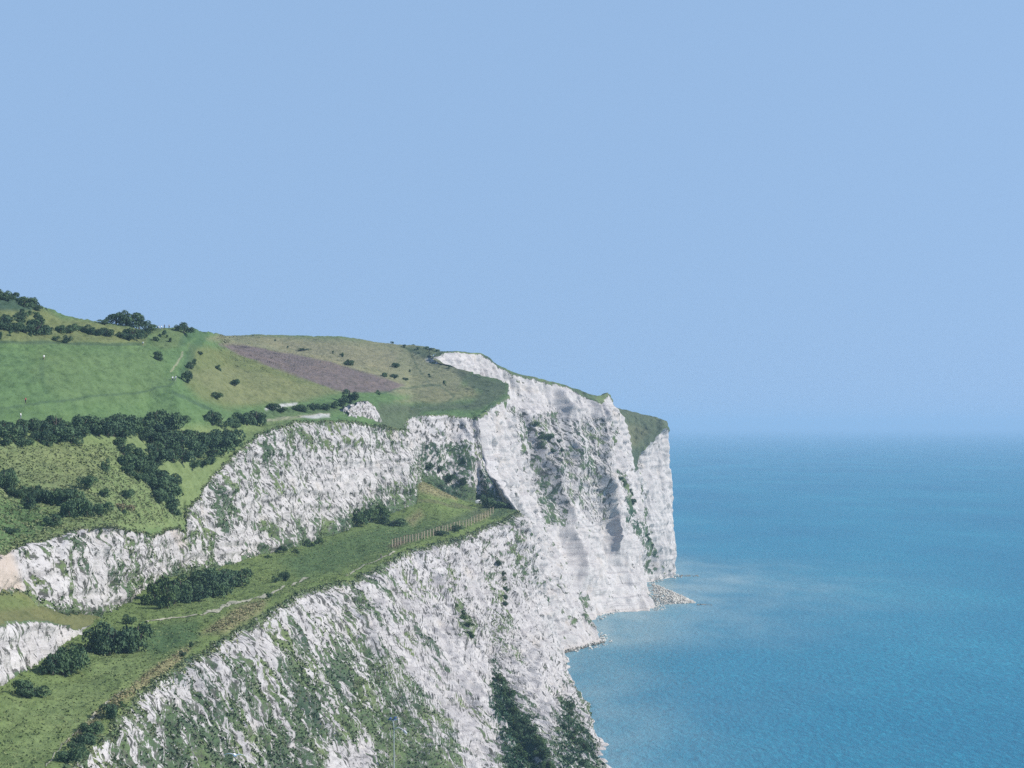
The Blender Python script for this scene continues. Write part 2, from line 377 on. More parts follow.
# seaward faces of the far headlands
SCc = []
for top, base in [((477.5, 416, 1268), R3(19, 1245, 0)), ((492, 405, 1310), R3(21.5, 1297, 0)), ((507, 394, 1350), R3(32, 1325, 0)), ((506, 384, 1388), R3(42, 1358, 0)),
                  ((470, 372, 1428), R3(26, 1468, 12)), ((432, 358.5, 1462), R3(-34, 1466, 122)),
                  ((441, 354, 1490), R3(-25, 1468, 105)), ((457, 351.5, 1520), R3(-12, 1470, 82)), ((480, 354, 1545), R3(0, 1472, 60)), ((500, 366, 1562), R3(14, 1476, 36)),
                  ((530, 376, 1585), R3(30, 1482, 10)), ((560, 383, 1605), R3(40, 1495, 0)), ((580, 390, 1618), R3(47, 1532, 0)), ((598, 396, 1630), R3(60, 1562, 0)),
                  ((608, 393, 1638), R3(74, 1576, 0)), ((613, 408, 1668), R3(79, 1602, 0)), ((617, 445, 1752), R3(77, 1690, 0)), ((624, 458, 1800), R3(86, 1768, 0)),
                  ((636, 469, 1842), R3(95, 1850, 0)), ((640, 456, 1864), R3(101, 1890, 0)), ((654, 439, 1888), R3(108, 1918, 0)),
                  ((666, 427, 1908), R3(112, 1933, 0)), ((669, 430, 1965), R3(113, 1985, 0)), ((655, 440, 2200), R3(100, 2230, 0))]:
    t = W(*top); b = base - R3(0, 0, 2.0 if base[2] == 0 else 0)
    m1 = t * .78 + b * .22; m1[2] = t[2] * .64 + b[2] * .36
    m2 = t * .50 + b * .50; m2[2] = t[2] * .30 + b[2] * .70
    if top[0] == 477.5: m1, m2 = W(485, 464, 1262), W(519, 513, 1220)
    if len(SCc) == 0: SCc.append([q + R3(-3.5, 16, -1) for q in (t, m1, m2, b)])
    SCc.append([t, m1, m2, b])
def sea_disp(s):
    U, V, P = s.U, s.V, s.P0; x, y, z = P[..., 0], P[..., 1], P[..., 2]
    hgt = np.clip(s.V[:, -1:] / 60, .1, 1)
    a = 3.6 * fbm(U / 30, V / 140, 0.0, 201) + 3.2 * rid(U / 17 + .1 * vn(V / 30, U / 40, 0.0, 3), V / 75, 0.0, 205)
    b = 1.1 * rid(U / 5.5, V / 28, 0.0, 209)
    c = 1.1 * rid(x / 9, y / 12, z / 8, 213, 3) + .75 * vn(x / 2, y / 2.6, z / 1.8, 217) + .9 * rid(x / 4, y / 5, z / 3.5, 219)
    ridge = crest(s, [(517, 405), (528, 449), (538, 472), (552, 498), (562, 526), (580, 590)], 7.5, 4, 22) + crest(s, [(532, 432), (542, 466), (553, 492)], 5.0, 3, 12) + crest(s, [(577, 460), (595, 492), (607, 523), (614, 560)], 7.0, 4, 20) \
        + crest(s, [(590, 470), (597, 500), (599, 520)], 4.0, 3, 8) + crest(s, [(612, 404), (616, 449), (624, 489), (642, 529), (653, 565)], 2.5, 14, 5) + crest(s, [(560, 385), (562, 440), (572, 470)], 4.5, 3, 16) + crest(s, [(594, 395), (596, 440), (598, 470)], 4.5, 3, 12) \
        + crest(s, [(478, 416), (484, 460), (510, 500), (535, 560), (552, 620)], 2.2, 5, 14) + crest(s, [(651, 555), (652, 600)], -6.0, 4, 8) + crest(s, [(640, 470), (652, 520), (664, 575)], 4.5, 4, 14)
    bed = .45 * vn(0 * z, y / 60, (z + 1.5 * vn(x / 20, y / 20, 0.0, 3)) / 2.0, 223)
    calm = 1 - .6 * ss(y, 1800, 1860) - .45 * poly(s.px0, s.py0, [(556, 545), (645, 535), (662, 615), (590, 625)], 12)
    return (hgt * (a + (b + c) * calm + 1.35 * ridge) + bed - 2.0 - 3.0 * ss(y, 1740, 1840)) * ss(U, 14, 26)
SC = Sheet(SCc, 1500, [70, 70, 70], with_px(sea_disp), (.05, 0), flip=True)

# plateau behind the far headland, and the furthest grassy cap
CTc = []
for top, bk in [((432, 358.5, 1462), (440, 350, 1562)), ((441, 354, 1490), (447, 350.5, 1570)), ((457, 351.5, 1520), (460, 351.2, 1580)), ((480, 354, 1545), (486, 356, 1600)), ((500, 366, 1562), (505, 367, 1625)),
                ((530, 376, 1585), (534, 376.5, 1640)), ((560, 383, 1605), (563, 382.5, 1660)), ((580, 390, 1618), (578, 388.5, 1660)), ((598, 396, 1630), (594, 390.5, 1665)), ((608, 393, 1638), (604, 391.5, 1668)), ((613, 408, 1668), (606, 400, 1690))]:
    t, b = W(*top), W(*bk) + R3(0, 0, -1.0 if top[0] < 470 else -3.2); z = b + R3(-25, 260, -14)
    CTc.append([t, b, z])
CT = Sheet(CTc, 400, [26, 30], turf_disp, (.05, 0))
DCc = []
for top, bk in [((613, 408, 1668), (606, 402, 1900)), ((617, 445, 1752), (613, 407.5, 1930)), ((624, 458, 1800), (618, 408.5, 1930)), ((636, 469, 1842), (627, 410, 1928)), ((640, 456, 1864), (640, 413, 1926)), ((654, 439, 1888), (655, 417, 1924)), ((666, 427, 1908), (663, 420, 1924)), ((669, 430, 1965), (664, 424, 2000))]:
    t, b = W(*top), W(*bk); m = (t + b) / 2 + R3(0, 0, 2.0); z = b + R3(-30, 300, -25)
    DCc.append([t, m, b, z])
DC = Sheet(DCc, 320, [50, 40, 10], lambda s: 1.3 * turf_disp(s), (.05, 0))

# ------------------------------------------------------------------ what grows where
def region(s, items, jit=3.0):
    x, y = s.px + jit * fbm(s.P[..., 0] / 5, s.P[..., 1] / 9, s.P[..., 2] / 5, 301), s.py + jit * fbm(s.P[..., 0] / 5, s.P[..., 1] / 9, s.P[..., 2] / 5, 311)
    d = np.zeros(x.shape)
    for v, f, pts in items:
        m = poly(x, y, pts, f); d = d * (1 - m) + v * m
    return d
# lower sea cliff
x, y, z = [LC.P[..., k] for k in range(3)]
wp = .7 * fbm(LC.U / 9, LC.V / 9, 0.0, 331)
streak = fbm(LC.U / 2.6 + wp, LC.V / 9.5 + wp, 0.0, 321, 3) * 1.1 + .7 * fbm(x / 14, y / 26, z / 12, 327)
spots = 1.25 * fbm(x / 2.1, y / 3.0, z / 1.7, 335, 3) + .4 * fbm(x / 16, y / 25, z / 14, 338)
farm = ss(LC.py, 700, 560) * ss(LC.px, 360, 470)
dens = region(LC, [(-.10, 8, [(60, 790), (130, 690), (256, 612), (400, 546), (480, 520), (520, 505), (600, 640), (640, 800)]),
                   (.34, 22, [(80, 790), (140, 735), (200, 690), (300, 640), (380, 650), (430, 700), (470, 790)]),
                   (.5, 16, [(150, 790), (250, 690), (330, 650), (400, 690), (470, 740), (500, 790)]),
                   (-.24, 12, [(415, 548), (520, 505), (570, 640), (556, 690), (520, 700), (490, 690), (455, 610)]),
                   (-.62, 6, [(425, 620), (445, 618), (470, 660), (492, 668), (492, 705), (470, 695)]),
                   (-.60, 6, [(520, 600), (556, 602), (562, 680), (545, 715), (526, 690)]),
                   (.25, 5, [(452, 602), (462, 598), (478, 640), (470, 648)]),
                   (.15, 5, [(490, 560), (500, 565), (512, 620), (500, 640), (492, 615)]),
                   (.7, 9, [(495, 664), (503, 685), (516, 712), (528, 716), (552, 768), (555, 800), (512, 800), (500, 735), (490, 712)]),
                   (.42, 11, [(566, 700), (590, 735), (620, 790), (555, 800), (556, 735)]),
                   (-.5, 5, [(455, 722), (472, 728), (500, 790), (470, 790)]),
                   (-.4, 5, [(330, 745), (370, 742), (385, 790), (325, 790)]),
                   (.10, 4, [(505, 520), (520, 505), (530, 560), (520, 590), (508, 560)])], 6)
veg = (streak * (1 - farm) + spots * farm) + dens
veg = np.maximum(veg, 1.0 - 45 * LC.T + .5 * vn(x / 2, y / 2, z / 2, 341))
veg -= 1.6 * ss(1.2 - z, 0, 1.2)
lush = region(LC, [(.9, 9, [(495, 664), (503, 685), (516, 712), (528, 716), (552, 768), (555, 800), (512, 800), (500, 735), (490, 712)]), (.6, 11, [(566, 700), (590, 735), (620, 790), (555, 800), (556, 735)])], 9)
LC.veg = veg; LC.lush = lush
LC.P = LC.P + LC.N * (np.clip(veg, 0, .8) * (.55 + .6 * vn(x / .9, y / 1.3, z / .9, 345)) * .9 * ss(LC.T, 0, .05))[..., None]
sea_cliff = LC.mesh('lower_cliff', M_chalk, dict(veg=veg, lush=lush, earth=.2 * ss(2 - z, 0, 2), fu=LC.U, fs=LC.U * 1.35 + 1.3 * ss(LC.px, 360, 480) * LC.V, fv=LC.V * (.62 + .38 * farm), rough=1 - .1 * farm))

# upper face
x, y, z = [UF.P[..., k] for k in range(3)]
wp = .7 * fbm(UF.U / 8, UF.V / 8, 0.0, 431)
streak = fbm((UF.U - .8 * UF.V) / 2.2 + wp, UF.V / 5.5 + wp, 0.0, 421, 3) * 1.0 + .6 * fbm(x / 12, y / 22, z / 9, 427)
dens = region(UF, [(-.20, 6, [(-90, 480), (520, 400), (540, 530), (-90, 660)]),
                   (-.02, 6, [(40, 532), (110, 522), (170, 540), (150, 560), (90, 545), (30, 560)]),
                   (.05, 8, [(188, 500), (240, 445), (300, 425), (300, 470), (240, 520), (200, 570)]),
                   (.02, 7, [(60, 560), (130, 558), (150, 585), (110, 592), (70, 590)]),
                   (-.38, 8, [(310, 440), (395, 440), (410, 500), (340, 528), (305, 520)]),
                   (.08, 5, [(300, 436), (400, 440), (405, 452), (310, 450)]),
                   (-.5, 6, [(20, 560), (60, 555), (60, 600), (110, 606), (40, 606)]),
                   (.30, 5, [(415, 445), (470, 440), (478, 505), (430, 492), (416, 470)]),
                   (-.35, 5, [(405, 416), (476, 416), (474, 440), (412, 440)]),
                   (.45, 4, [(480, 468), (486, 470), (512, 506), (478, 506)]),
                   (.45, 4, [(245, 521), (275, 518), (278, 530), (250, 534)])])
veg = streak + dens
veg = np.maximum(veg, 1.0 - 40 * UF.T + .6 * vn(x / 2, y / 2, z / 2, 441))
fv = np.clip((UF.V[:, -1:] - UF.V - 2.5), 0, 99)
talus = ss(UF.px, 235, 270)
veg = np.maximum(veg, (1.0 - (.42 - .26 * talus) * fv + (1.0 + .9 * talus) * fbm((UF.U - 1.0 * UF.V) / 4.5, UF.V / 22, 0.0, 443)))
earth = region(UF, [(.75, 5, [(-90, 545), (12, 552), (18, 570), (24, 592), (-90, 602)])], 2) + .35 * poly(UF.px, UF.py, [(163, 520), (174, 524), (190, 545), (180, 550)], 2)
veg = np.where(earth > .4, veg - .5, veg)
UF.P = UF.P + UF.N * (np.clip(veg, 0, .8) * (.5 + .6 * vn(x / .9, y / 1.3, z / .9, 445)) * .8 * ss(UF.T, 0, .05))[..., None]
UF.veg = veg; UF.lush = 0 * veg
UF.mesh('upper_cliff', M_chalk, dict(veg=veg, lush=region(UF, [(.5, 5, [(478, 462), (512, 506), (470, 506)]), (.35, 8, [(415, 445), (470, 440), (478, 505), (430, 492), (416, 470)])]), earth=earth, fu=UF.U, fs=UF.U - .85 * UF.V * ss(1215 - UF.P[..., 1], 0, 60), fv=1.5 * UF.V, rough=1.0))
x, y, z = [BF.P[..., k] for k in range(3)]
veg = fbm((BF.U - .45 * BF.V) / 1.6, BF.V / 4, 0.0, 451, 3) - .38
veg = np.maximum(veg, 1.0 - 20 * BF.T + .6 * vn(x / 1.5, y / 1.5, z / 1.5, 455))
fv = np.clip((BF.V[:, -1:] - BF.V - 1.5), 0, 99); veg = np.maximum(veg, .7 - .7 * fv + .8 * vn(BF.U / 1.2, BF.V / 3, 0.0, 457))
BF.mesh('chalk_bluff', M_chalk, dict(veg=veg, lush=0 * veg, earth=0 * veg, fu=BF.U, fs=BF.U - .8 * BF.V, fv=BF.V, rough=.8))

# sea faces
x, y, z = [SC.P[..., k] for k in range(3)]
hol = -np.clip(SC.d, -9, 9) / 9
veg = 1.15 * fbm(x / 3.2, y / 5, z / 2.6, 461, 3) + .55 * fbm(SC.U / 6, SC.V / 22, 0.0, 465) + .45 * hol - .36
veg = veg + region(SC, [(.52, 6, [(512, 408), (525, 412), (560, 520), (548, 528), (525, 450)]), (.60, 5, [(533, 420), (548, 424), (562, 450), (556, 462), (536, 440)]),
                        (.42, 7, [(536, 450), (570, 445), (585, 500), (560, 520), (545, 480)]), (.48, 5, [(575, 420), (588, 424), (592, 470), (578, 470)]), (.44, 5, [(596, 415), (607, 420), (612, 500), (600, 515), (585, 480)]),
                        (.75, 4, [(617, 470), (625, 472), (634, 500), (652, 540), (660, 560), (648, 556), (625, 520)]), (1.3, 2.5, [(570, 385), (585, 390), (604, 396), (601, 405), (588, 399), (574, 393)]),
                        (-.35, 5, [(432, 352), (500, 360), (606, 392), (606, 415), (520, 405), (432, 362)]), (-.4, 8, [(560, 540), (640, 540), (655, 606), (600, 615)]), (-.5, 5, [(640, 450), (668, 425), (684, 570), (660, 560)]),
                        (.5, 3, [(500, 380), (508, 384), (508, 398), (502, 392)]), (-.25, 6, [(480, 420), (512, 415), (540, 520), (520, 510), (484, 460)]),
                        (.4, 4, [(578, 608), (590, 612), (600, 640), (594, 640)]), (1.3, 2, [(570, 384), (585, 389), (606, 395), (602, 404), (588, 399), (574, 393)])])
veg = np.maximum(veg, 1.0 - 90 * SC.T + .5 * vn(x / 3, y / 3, z / 3, 471))
veg -= 1.4 * ss(5 - z, 0, 5)
hollow = poly(SC.px + 4 * vn(SC.V / 8, SC.U / 20, 0.0, 3), SC.py, [(512, 405), (530, 412), (560, 416), (612, 412), (614, 500), (600, 532), (578, 500), (562, 528), (542, 520)], 7)
veg = veg + .16 * hollow + .35 * hollow * vn(SC.U / 5, SC.V / 26, 0.0, 475)
SC.veg = veg
SC.P = SC.P + SC.N * (np.clip(veg, 0, .8) * .6 * ss(SC.T, 0, .05))[..., None]
SC.mesh('sea_cliff', M_chalk, dict(veg=veg * (1.45 - .75 * hollow), lush=region(SC, [(.15, 6, [(505, 405), (525, 412), (620, 420), (612, 520), (545, 530)]), (.7, 4, [(617, 470), (660, 560), (625, 520)])]), earth=.12 * ss(5 - z, 0, 5) + .2 * ss(1.5 - z, 0, 1.5), fu=SC.U, fs=SC.U - .55 * SC.V, fv=SC.V, rough=.45 + .85 * hollow - .15 * ss(SC.P[..., 1], 1830, 1880)))

# turf colours
def tones(s, base, items, jit=2.5):
    c = np.zeros(s.P.shape) + np.array(base)
    x = s.px + jit * fbm(s.P[..., 0] / 6, s.P[..., 1] / 14, 0.0, 501); y = s.py + jit * .7 * fbm(s.P[..., 0] / 6, s.P[..., 1] / 14, 0.0, 511)
    for col, f, pts, *k in items:
        m = (poly(x, y, pts, f) if f > 0 else line(x, y, pts, -f))[..., None] * (k[0] if k else 1)
        c = c * (1 - m) + np.array(col) * m
    return c
GREEN, FIELD, PALE, OLIVE, DRY, DARK = (.118, .158, .055), (.090, .146, .060), (.142, .182, .075), (.165, .168, .100), (.24, .205, .115), (.045, .075, .048)
CHK = (.42, .41, .40)
te = tones(TE, GREEN, [(PALE, 12, [(0, 690), (80, 680), (110, 650), (180, 660), (120, 700), (60, 740), (0, 768)], .5),
     (DRY, 5, [(128, 690), (150, 670), (192, 643), (182, 660), (140, 692), (110, 712)], .75), (DRY, 5, [(200, 634), (240, 604), (268, 598), (262, 612), (225, 634)], .6), (DRY, 3, [(60, 745), (95, 712), (120, 690), (128, 694), (104, 716), (76, 745)], .5),
     ((.06, .105, .045), 6, [(146, 628), (200, 620), (196, 640), (165, 655), (148, 652)], .8), ((.060, .105, .046), 8, [(280, 560), (330, 540), (400, 520), (440, 520), (400, 545), (340, 570), (300, 580)], .7),
     (DRY, 4, [(414, 478), (430, 484), (458, 494), (456, 500), (420, 492)], .8), (DRY, 4, [(406, 520), (420, 510), (424, 516), (412, 526)], .6), (DRY, 4, [(472, 512), (490, 506), (492, 516), (474, 522)], .6), (DARK, 3, [(488, 508), (516, 503), (520, 512), (492, 520)], .7),
     ((.055, .080, .045), 3, [(394, 548), (420, 538), (470, 522), (492, 510), (492, 500), (470, 512), (420, 530), (392, 538)], .75), ((.12, .08, .055), 2.5, [(388, 546), (398, 540), (408, 542), (396, 549)], .7), ((.10, .085, .06), -2.0, [(415, 500), (440, 503), (470, 508)], .5), (DARK, 3, [(60, 768), (82, 735), (100, 722), (104, 730), (84, 768)], .8), (PALE, 5, [(0, 768), (60, 700), (120, 690), (90, 720), (45, 768)], .4)])
TE.mesh('grass_terrace', M_turf, cols=dict(tone=te))
LD.mesh('grass_ledge', M_turf, cols=dict(tone=tones(LD, (.12, .125, .055), [(GREEN, 4, [(-90, 596), (20, 594), (40, 606), (-90, 618)], .6)])))
up = tones(UP, FIELD, [
     (PALE, 7, [(-90, 430), (110, 432), (260, 420), (300, 416), (250, 440), (190, 530), (100, 535), (-90, 590)]),
     ((.088, .140, .055), 7, [(-90, 505), (30, 500), (60, 520), (20, 545), (-90, 575)]), ((.150, .172, .078), 8, [(0, 450), (60, 445), (110, 450), (100, 480), (60, 490), (0, 470)], .6),
     ((.102, .150, .062), 10, [(40, 350), (150, 348), (170, 380), (130, 405), (60, 400), (30, 370)], .7),
     ((.125, .145, .062), 5, [(190, 345), (240, 350), (330, 375), (350, 388), (300, 400), (230, 408), (200, 400), (185, 385)]), ((.16, .165, .085), 4, [(190, 375), (225, 365), (345, 392), (300, 402), (230, 404)], .5),
     ((.13, .145, .062), 4, [(-60, 305), (40, 306), (60, 318), (150, 328), (145, 344), (60, 343), (-60, 340)], .9), (DARK, 2.5, [(-60, 284), (0, 292), (20, 297), (40, 308), (30, 312), (-60, 308)]),
     ((.105, .135, .058), 3, [(150, 326), (185, 326), (185, 345), (165, 350), (150, 345)], .7),
     (OLIVE, 4, [(205, 338), (222, 333), (380, 340), (440, 346), (470, 372), (450, 400), (400, 395), (330, 372), (260, 352)]), ((.20, .18, .115), 4, [(250, 340), (330, 342), (400, 352), (390, 372), (330, 362)], .5),
     ((.136, .110, .104), 2.0, [(218, 343.5), (232, 343), (300, 355), (330, 362), (370, 374), (404, 384), (392, 391), (350, 393), (325, 386), (280, 370), (240, 355)]),
     ((.21, .20, .12), -1.6, [(222, 343), (270, 346), (335, 362), (380, 374)], .4),
     ((.155, .155, .092), 4, [(395, 402), (440, 388), (472, 384), (480, 396), (440, 404)], .9), ((.072, .088, .060), 4, [(375, 412), (480, 410), (506, 395), (508, 383), (470, 372), (452, 366), (460, 380), (480, 392), (470, 402), (400, 406)], .85),
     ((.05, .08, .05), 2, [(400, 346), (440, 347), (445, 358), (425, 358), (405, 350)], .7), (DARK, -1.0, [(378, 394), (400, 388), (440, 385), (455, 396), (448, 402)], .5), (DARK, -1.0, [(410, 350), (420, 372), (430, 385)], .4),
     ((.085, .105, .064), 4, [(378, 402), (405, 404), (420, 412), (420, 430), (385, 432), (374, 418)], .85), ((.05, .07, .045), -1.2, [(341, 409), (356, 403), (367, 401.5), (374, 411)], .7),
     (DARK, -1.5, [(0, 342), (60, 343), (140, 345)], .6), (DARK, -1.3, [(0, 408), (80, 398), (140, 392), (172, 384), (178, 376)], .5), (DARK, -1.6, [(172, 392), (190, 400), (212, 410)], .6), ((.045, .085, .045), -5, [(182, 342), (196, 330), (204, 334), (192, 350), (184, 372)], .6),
     ((.045, .08, .042), -3, [(42, 360), (43, 375), (45, 392)], .4), (CHK, 1.2, [(264, 409), (272, 405.5), (297, 403), (296, 406), (280, 408), (266, 411)], .9), ((.30, .28, .2), 1.5, [(262, 419), (300, 416), (330, 412.5), (331, 414.5), (300, 418), (263, 421)], .8),
     (CHK, 1.2, [(300, 417), (330, 413), (331, 418), (312, 419)], .8), ((.30, .27, .2), -1.0, [(172, 371), (178, 362), (182, 352)], .5),
     ((.24, .21, .15), 1.2, [(118, 334), (138, 334), (142, 338), (124, 337)], .7), (CHK, 1.3, [(424, 359), (432, 356), (436, 361), (428, 362)], .5), ((.07, .10, .05), 3, [(262, 411), (300, 408), (340, 402), (338, 412), (300, 414), (264, 417)], .7)])
mow = np.sin((UP.P[..., 0] * .75 + UP.P[..., 1] * .35) * 1.1 + 1.5 * fbm(UP.P[..., 0] / 40, UP.P[..., 1] / 40, 0.0, 5))
fm = poly(UP.px, UP.py, [(30, 346), (150, 346), (172, 380), (140, 395), (0, 405), (0, 346)], 8)
up = up * (1 + .035 * (mow * fm))[..., None]
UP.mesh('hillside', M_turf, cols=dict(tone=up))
CT.mesh('clifftop', M_turf, cols=dict(tone=tones(CT, (.10, .115, .062), [((.05, .08, .05), 2, [(430, 346), (480, 352), (520, 372), (440, 360)], .6)])))
DC.mesh('far_clifftop', M_turf, cols=dict(tone=tones(DC, (.088, .108, .068), [((.13, .135, .08), 4, [(612, 425), (640, 425), (650, 432), (636, 446), (618, 445)], .7), ((.045, .07, .045), 4, [(618, 455), (640, 450), (640, 470), (630, 472)], .7)])))

# little chalk scarp standing above the middle of the upper cliff
SPc = []
for tp, bs in [((336, 412), (338, 414)), ((342, 409), (346, 416)), ((350, 405.5), (354, 417.5)), ((358, 403.5), (363, 419.5)), ((366, 402), (372, 421)), ((371, 405), (379, 422.5)), ((376, 414), (386, 424.5)), ((385, 421), (394, 426))]:
    b = UP.at(*bs)[0] + R3(0, -1.5, -1.0); t = W(tp[0], tp[1], b[1] + 14); k_ = UP.at(tp[0], tp[1] - .5)[0]
    SPc.append([k_ + R3(0, 3, -.6), t + R3(0, 1, 0), (t + b) / 2 + R3(.3, -.6, 0), b])
SP = Sheet(SPc, 200, [12, 26, 26], lambda s: .8 * rid(s.U / 4, s.V / 12, 0.0, 91) + .35 * vn(s.U / 1.5, s.V / 1.5, 0.0, 93), (.3, .05), flip=True)
sl = SP.V / np.maximum(SP.V[:, -1:], 1e-3); topm = np.arange(SP.nr)[None, :] < 13
veg = np.where(topm, .9, .55 * fbm(SP.U / 2.2, SP.V / 3, 0.0, 95) - .12); fv = np.clip(SP.V[:, -1:] - SP.V, 0, 99); veg = np.maximum(veg, .8 - .6 * fv + .8 * vn(SP.U / 2, SP.V / 2, 0.0, 97))
SP.mesh('chalk_scarp', M_chalk, dict(veg=veg, lush=0 * veg, earth=0 * veg, fu=SP.U, fs=SP.U, fv=SP.V, rough=.8))

# ------------------------------------------------------------------ chalk paths
def strip(s, pts, w, name, m, lift=.09):
    pts = np.array(pts, float); t = np.r_[0, np.cumsum(np.hypot(*np.diff(pts, axis=0).T))]
    q = np.linspace(0, t[-1], int(t[-1] * .5) + 2); xy = pchip(t, pts, q)
    c = np.array([s.at(a, b)[0] for a, b in xy])
    k = np.ones(7) / 7; cc = np.stack([np.convolve(np.pad(c[:, j], 3, 'edge'), k, 'valid') for j in range(3)], 1)
    cc = cc + 0; d = np.gradient(cc, axis=0); d[:, 2] = 0; d /= np.maximum(np.linalg.norm(d, axis=1, keepdims=True), 1e-6); n = np.stack([-d[:, 1], d[:, 0], 0 * d[:, 0]], 1)
    ww = w * np.clip(.5 + 1.0 * fbm(q / 7, 0 * q, 0.0, 601, 2), .28, 1.2)
    L = []
    for side in (-1, -.33, .33, 1):
        p = cc + n * (ww * side * .5)[:, None]
        near = s.P.reshape(-1, 3)
        zz = []
        for v in p:
            dd = (near[:, 0] - v[0]) ** 2 + (near[:, 1] - v[1]) ** 2; j = np.argpartition(dd, 4)[:4]; zz.append(near[j, 2].max())
        p[:, 2] = np.array(zz) + lift; L.append(p)
    G = np.stack(L, 1); me = bpy.data.meshes.new(name); n_, r_ = G.shape[:2]; i = np.arange(n_ * r_).reshape(n_, r_)
    me.from_pydata(G.reshape(-1, 3).tolist(), [], np.stack([i[:-1, :-1], i[1:, :-1], i[1:, 1:], i[:-1, 1:]], -1).reshape(-1, 4).tolist()); me.shade_smooth()
    me.materials.append(m); o = bpy.data.objects.new(name, me); C.objects.link(o); o['kind'] = 'structure'; return o
strip(TE, [(45, 768), (65, 743), (87, 723), (107, 703), (128, 688)], .55, 'path', M_path)
strip(TE, [(145, 622.5), (163, 619), (185, 617), (214, 611.5), (231, 604), (247, 600.5), (266, 596), (284, 588), (300, 582), (311, 577)], 3.2, 'path', M_path)
strip(TE, [(345, 577), (361, 567), (381, 559), (396, 551)], 2.6, 'path', M_path)

# ------------------------------------------------------------------ foliage
def leaf_mesh(name, lobes, n, size, m, seed, flat=.6):
    r = np.random.default_rng(seed); L = np.array(lobes, float)     # x,y,z,rx,rz
    w = L[:, 3] ** 2; k = r.choice(len(L), n, p=w / w.sum())
    d = r.normal(size=(n, 3)); d /= np.linalg.norm(d, axis=1, keepdims=True); d[:, 2] = np.abs(d[:, 2]) * np.where(r.random(n) < .8, 1, -.6)
    rad = r.uniform(.62, 1.06, n) ** .6
    c = L[k, :3] + d * np.stack([L[k, 3], L[k, 3], L[k, 4]], 1) * rad[:, None]
    c[:, 2] = np.maximum(c[:, 2], .01)
    nrm = d + .8 * r.normal(size=(n, 3)); nrm /= np.linalg.norm(nrm, axis=1, keepdims=True)
    a = np.cross(nrm, r.normal(size=(n, 3))); a /= np.linalg.norm(a, axis=1, keepdims=True); b = np.cross(nrm, a)
    sz = size * r.uniform(.6, 1.35, n)[:, None]
    v = np.stack([c - a * sz, c - b * sz * flat, c + a * sz, c + b * sz * flat * 1.1], 1).reshape(-1, 3)
    me = bpy.data.meshes.new(name); me.from_pydata(v.tolist(), [], np.arange(n * 4).reshape(n, 4).tolist())
    t = me.attributes.new('leaf', 'FLOAT', 'POINT')
    clump = .5 + .35 * vn(c[:, 0] * 6, c[:, 1] * 6, c[:, 2] * 6, seed) + .25 * (r.random(n) - .5)
    t.data.foreach_set('value', np.repeat(np.clip(clump, 0, 1), 4).astype(np.float32)); me.materials.append(m); return me
def lobes_for(seed, h, n):
    r = random.Random(seed); out = []
    for q in range(n):
        a = r.uniform(0, 6.28); d = r.uniform(0, .36) ** .8; rx = r.uniform(.13, .24)
        out.append((d * math.cos(a), d * math.sin(a), h * r.uniform(.08, .62) * (1.15 - d), rx, rx * r.uniform(.75, 1.1) * (.55 + h * .5)))
    return out
def tube(verts, faces, pts, rads, n=6):
    base = len(verts)
    for (p, r_) in zip(pts, rads):
        for q in range(n):
            a = 6.283 * q / n; verts.append((p[0] + r_ * math.cos(a), p[1] + r_ * math.sin(a), p[2]))
    for k in range(len(pts) - 1):
        for q in range(n):
            faces.append((base + k * n + q, base + k * n + (q + 1) % n, base + (k + 1) * n + (q + 1) % n, base + (k + 1) * n + q))
def trunk_mesh(seed):
    r = random.Random(seed); v, f = [], []
    tube(v, f, [(0, 0, -.12), (.01, 0, .12), (.0, .01, .3), (.01, 0, .46)], [.05, .035, .026, .012])
    for q in range(5):
        a = r.uniform(0, 6.28); l = r.uniform(.18, .3); z0 = r.uniform(.06, .22)
        tube(v, f, [(0, 0, z0), (l * .5 * math.cos(a), l * .5 * math.sin(a), z0 + .12), (l * math.cos(a), l * math.sin(a), z0 + .26)], [.022, .015, .006], 5)
    me = bpy.data.meshes.new('trunk'); me.from_pydata(v, [], f); me.shade_smooth(); me.materials.append(M_bark); return me
BUSH = [leaf_mesh('foliage', lobes_for(s, .62, 11), 1500, .034, M_leaf, s) for s in range(10, 16)]
FRESH = [leaf_mesh('foliage', lobes_for(s, .55, 9), 1300, .036, M_leaf2, s) for s in range(20, 23)]
TINY = [leaf_mesh('foliage', lobes_for(s, .6, 6), 420, .06, M_leaf, s) for s in range(30, 34)]
TREE = [leaf_mesh('crown', [(x_, y_, z_ + .04, a_, b_) for x_, y_, z_, a_, b_ in lobes_for(s, .7, 13)], 1700, .032, M_leaf, s) for s in range(40, 43)]
TRUNK = [trunk_mesh(s) for s in range(3)]
def tagit(o, label, cat, group=None):
    o['label'] = label; o['category'] = cat
    if group: o['group'] = group
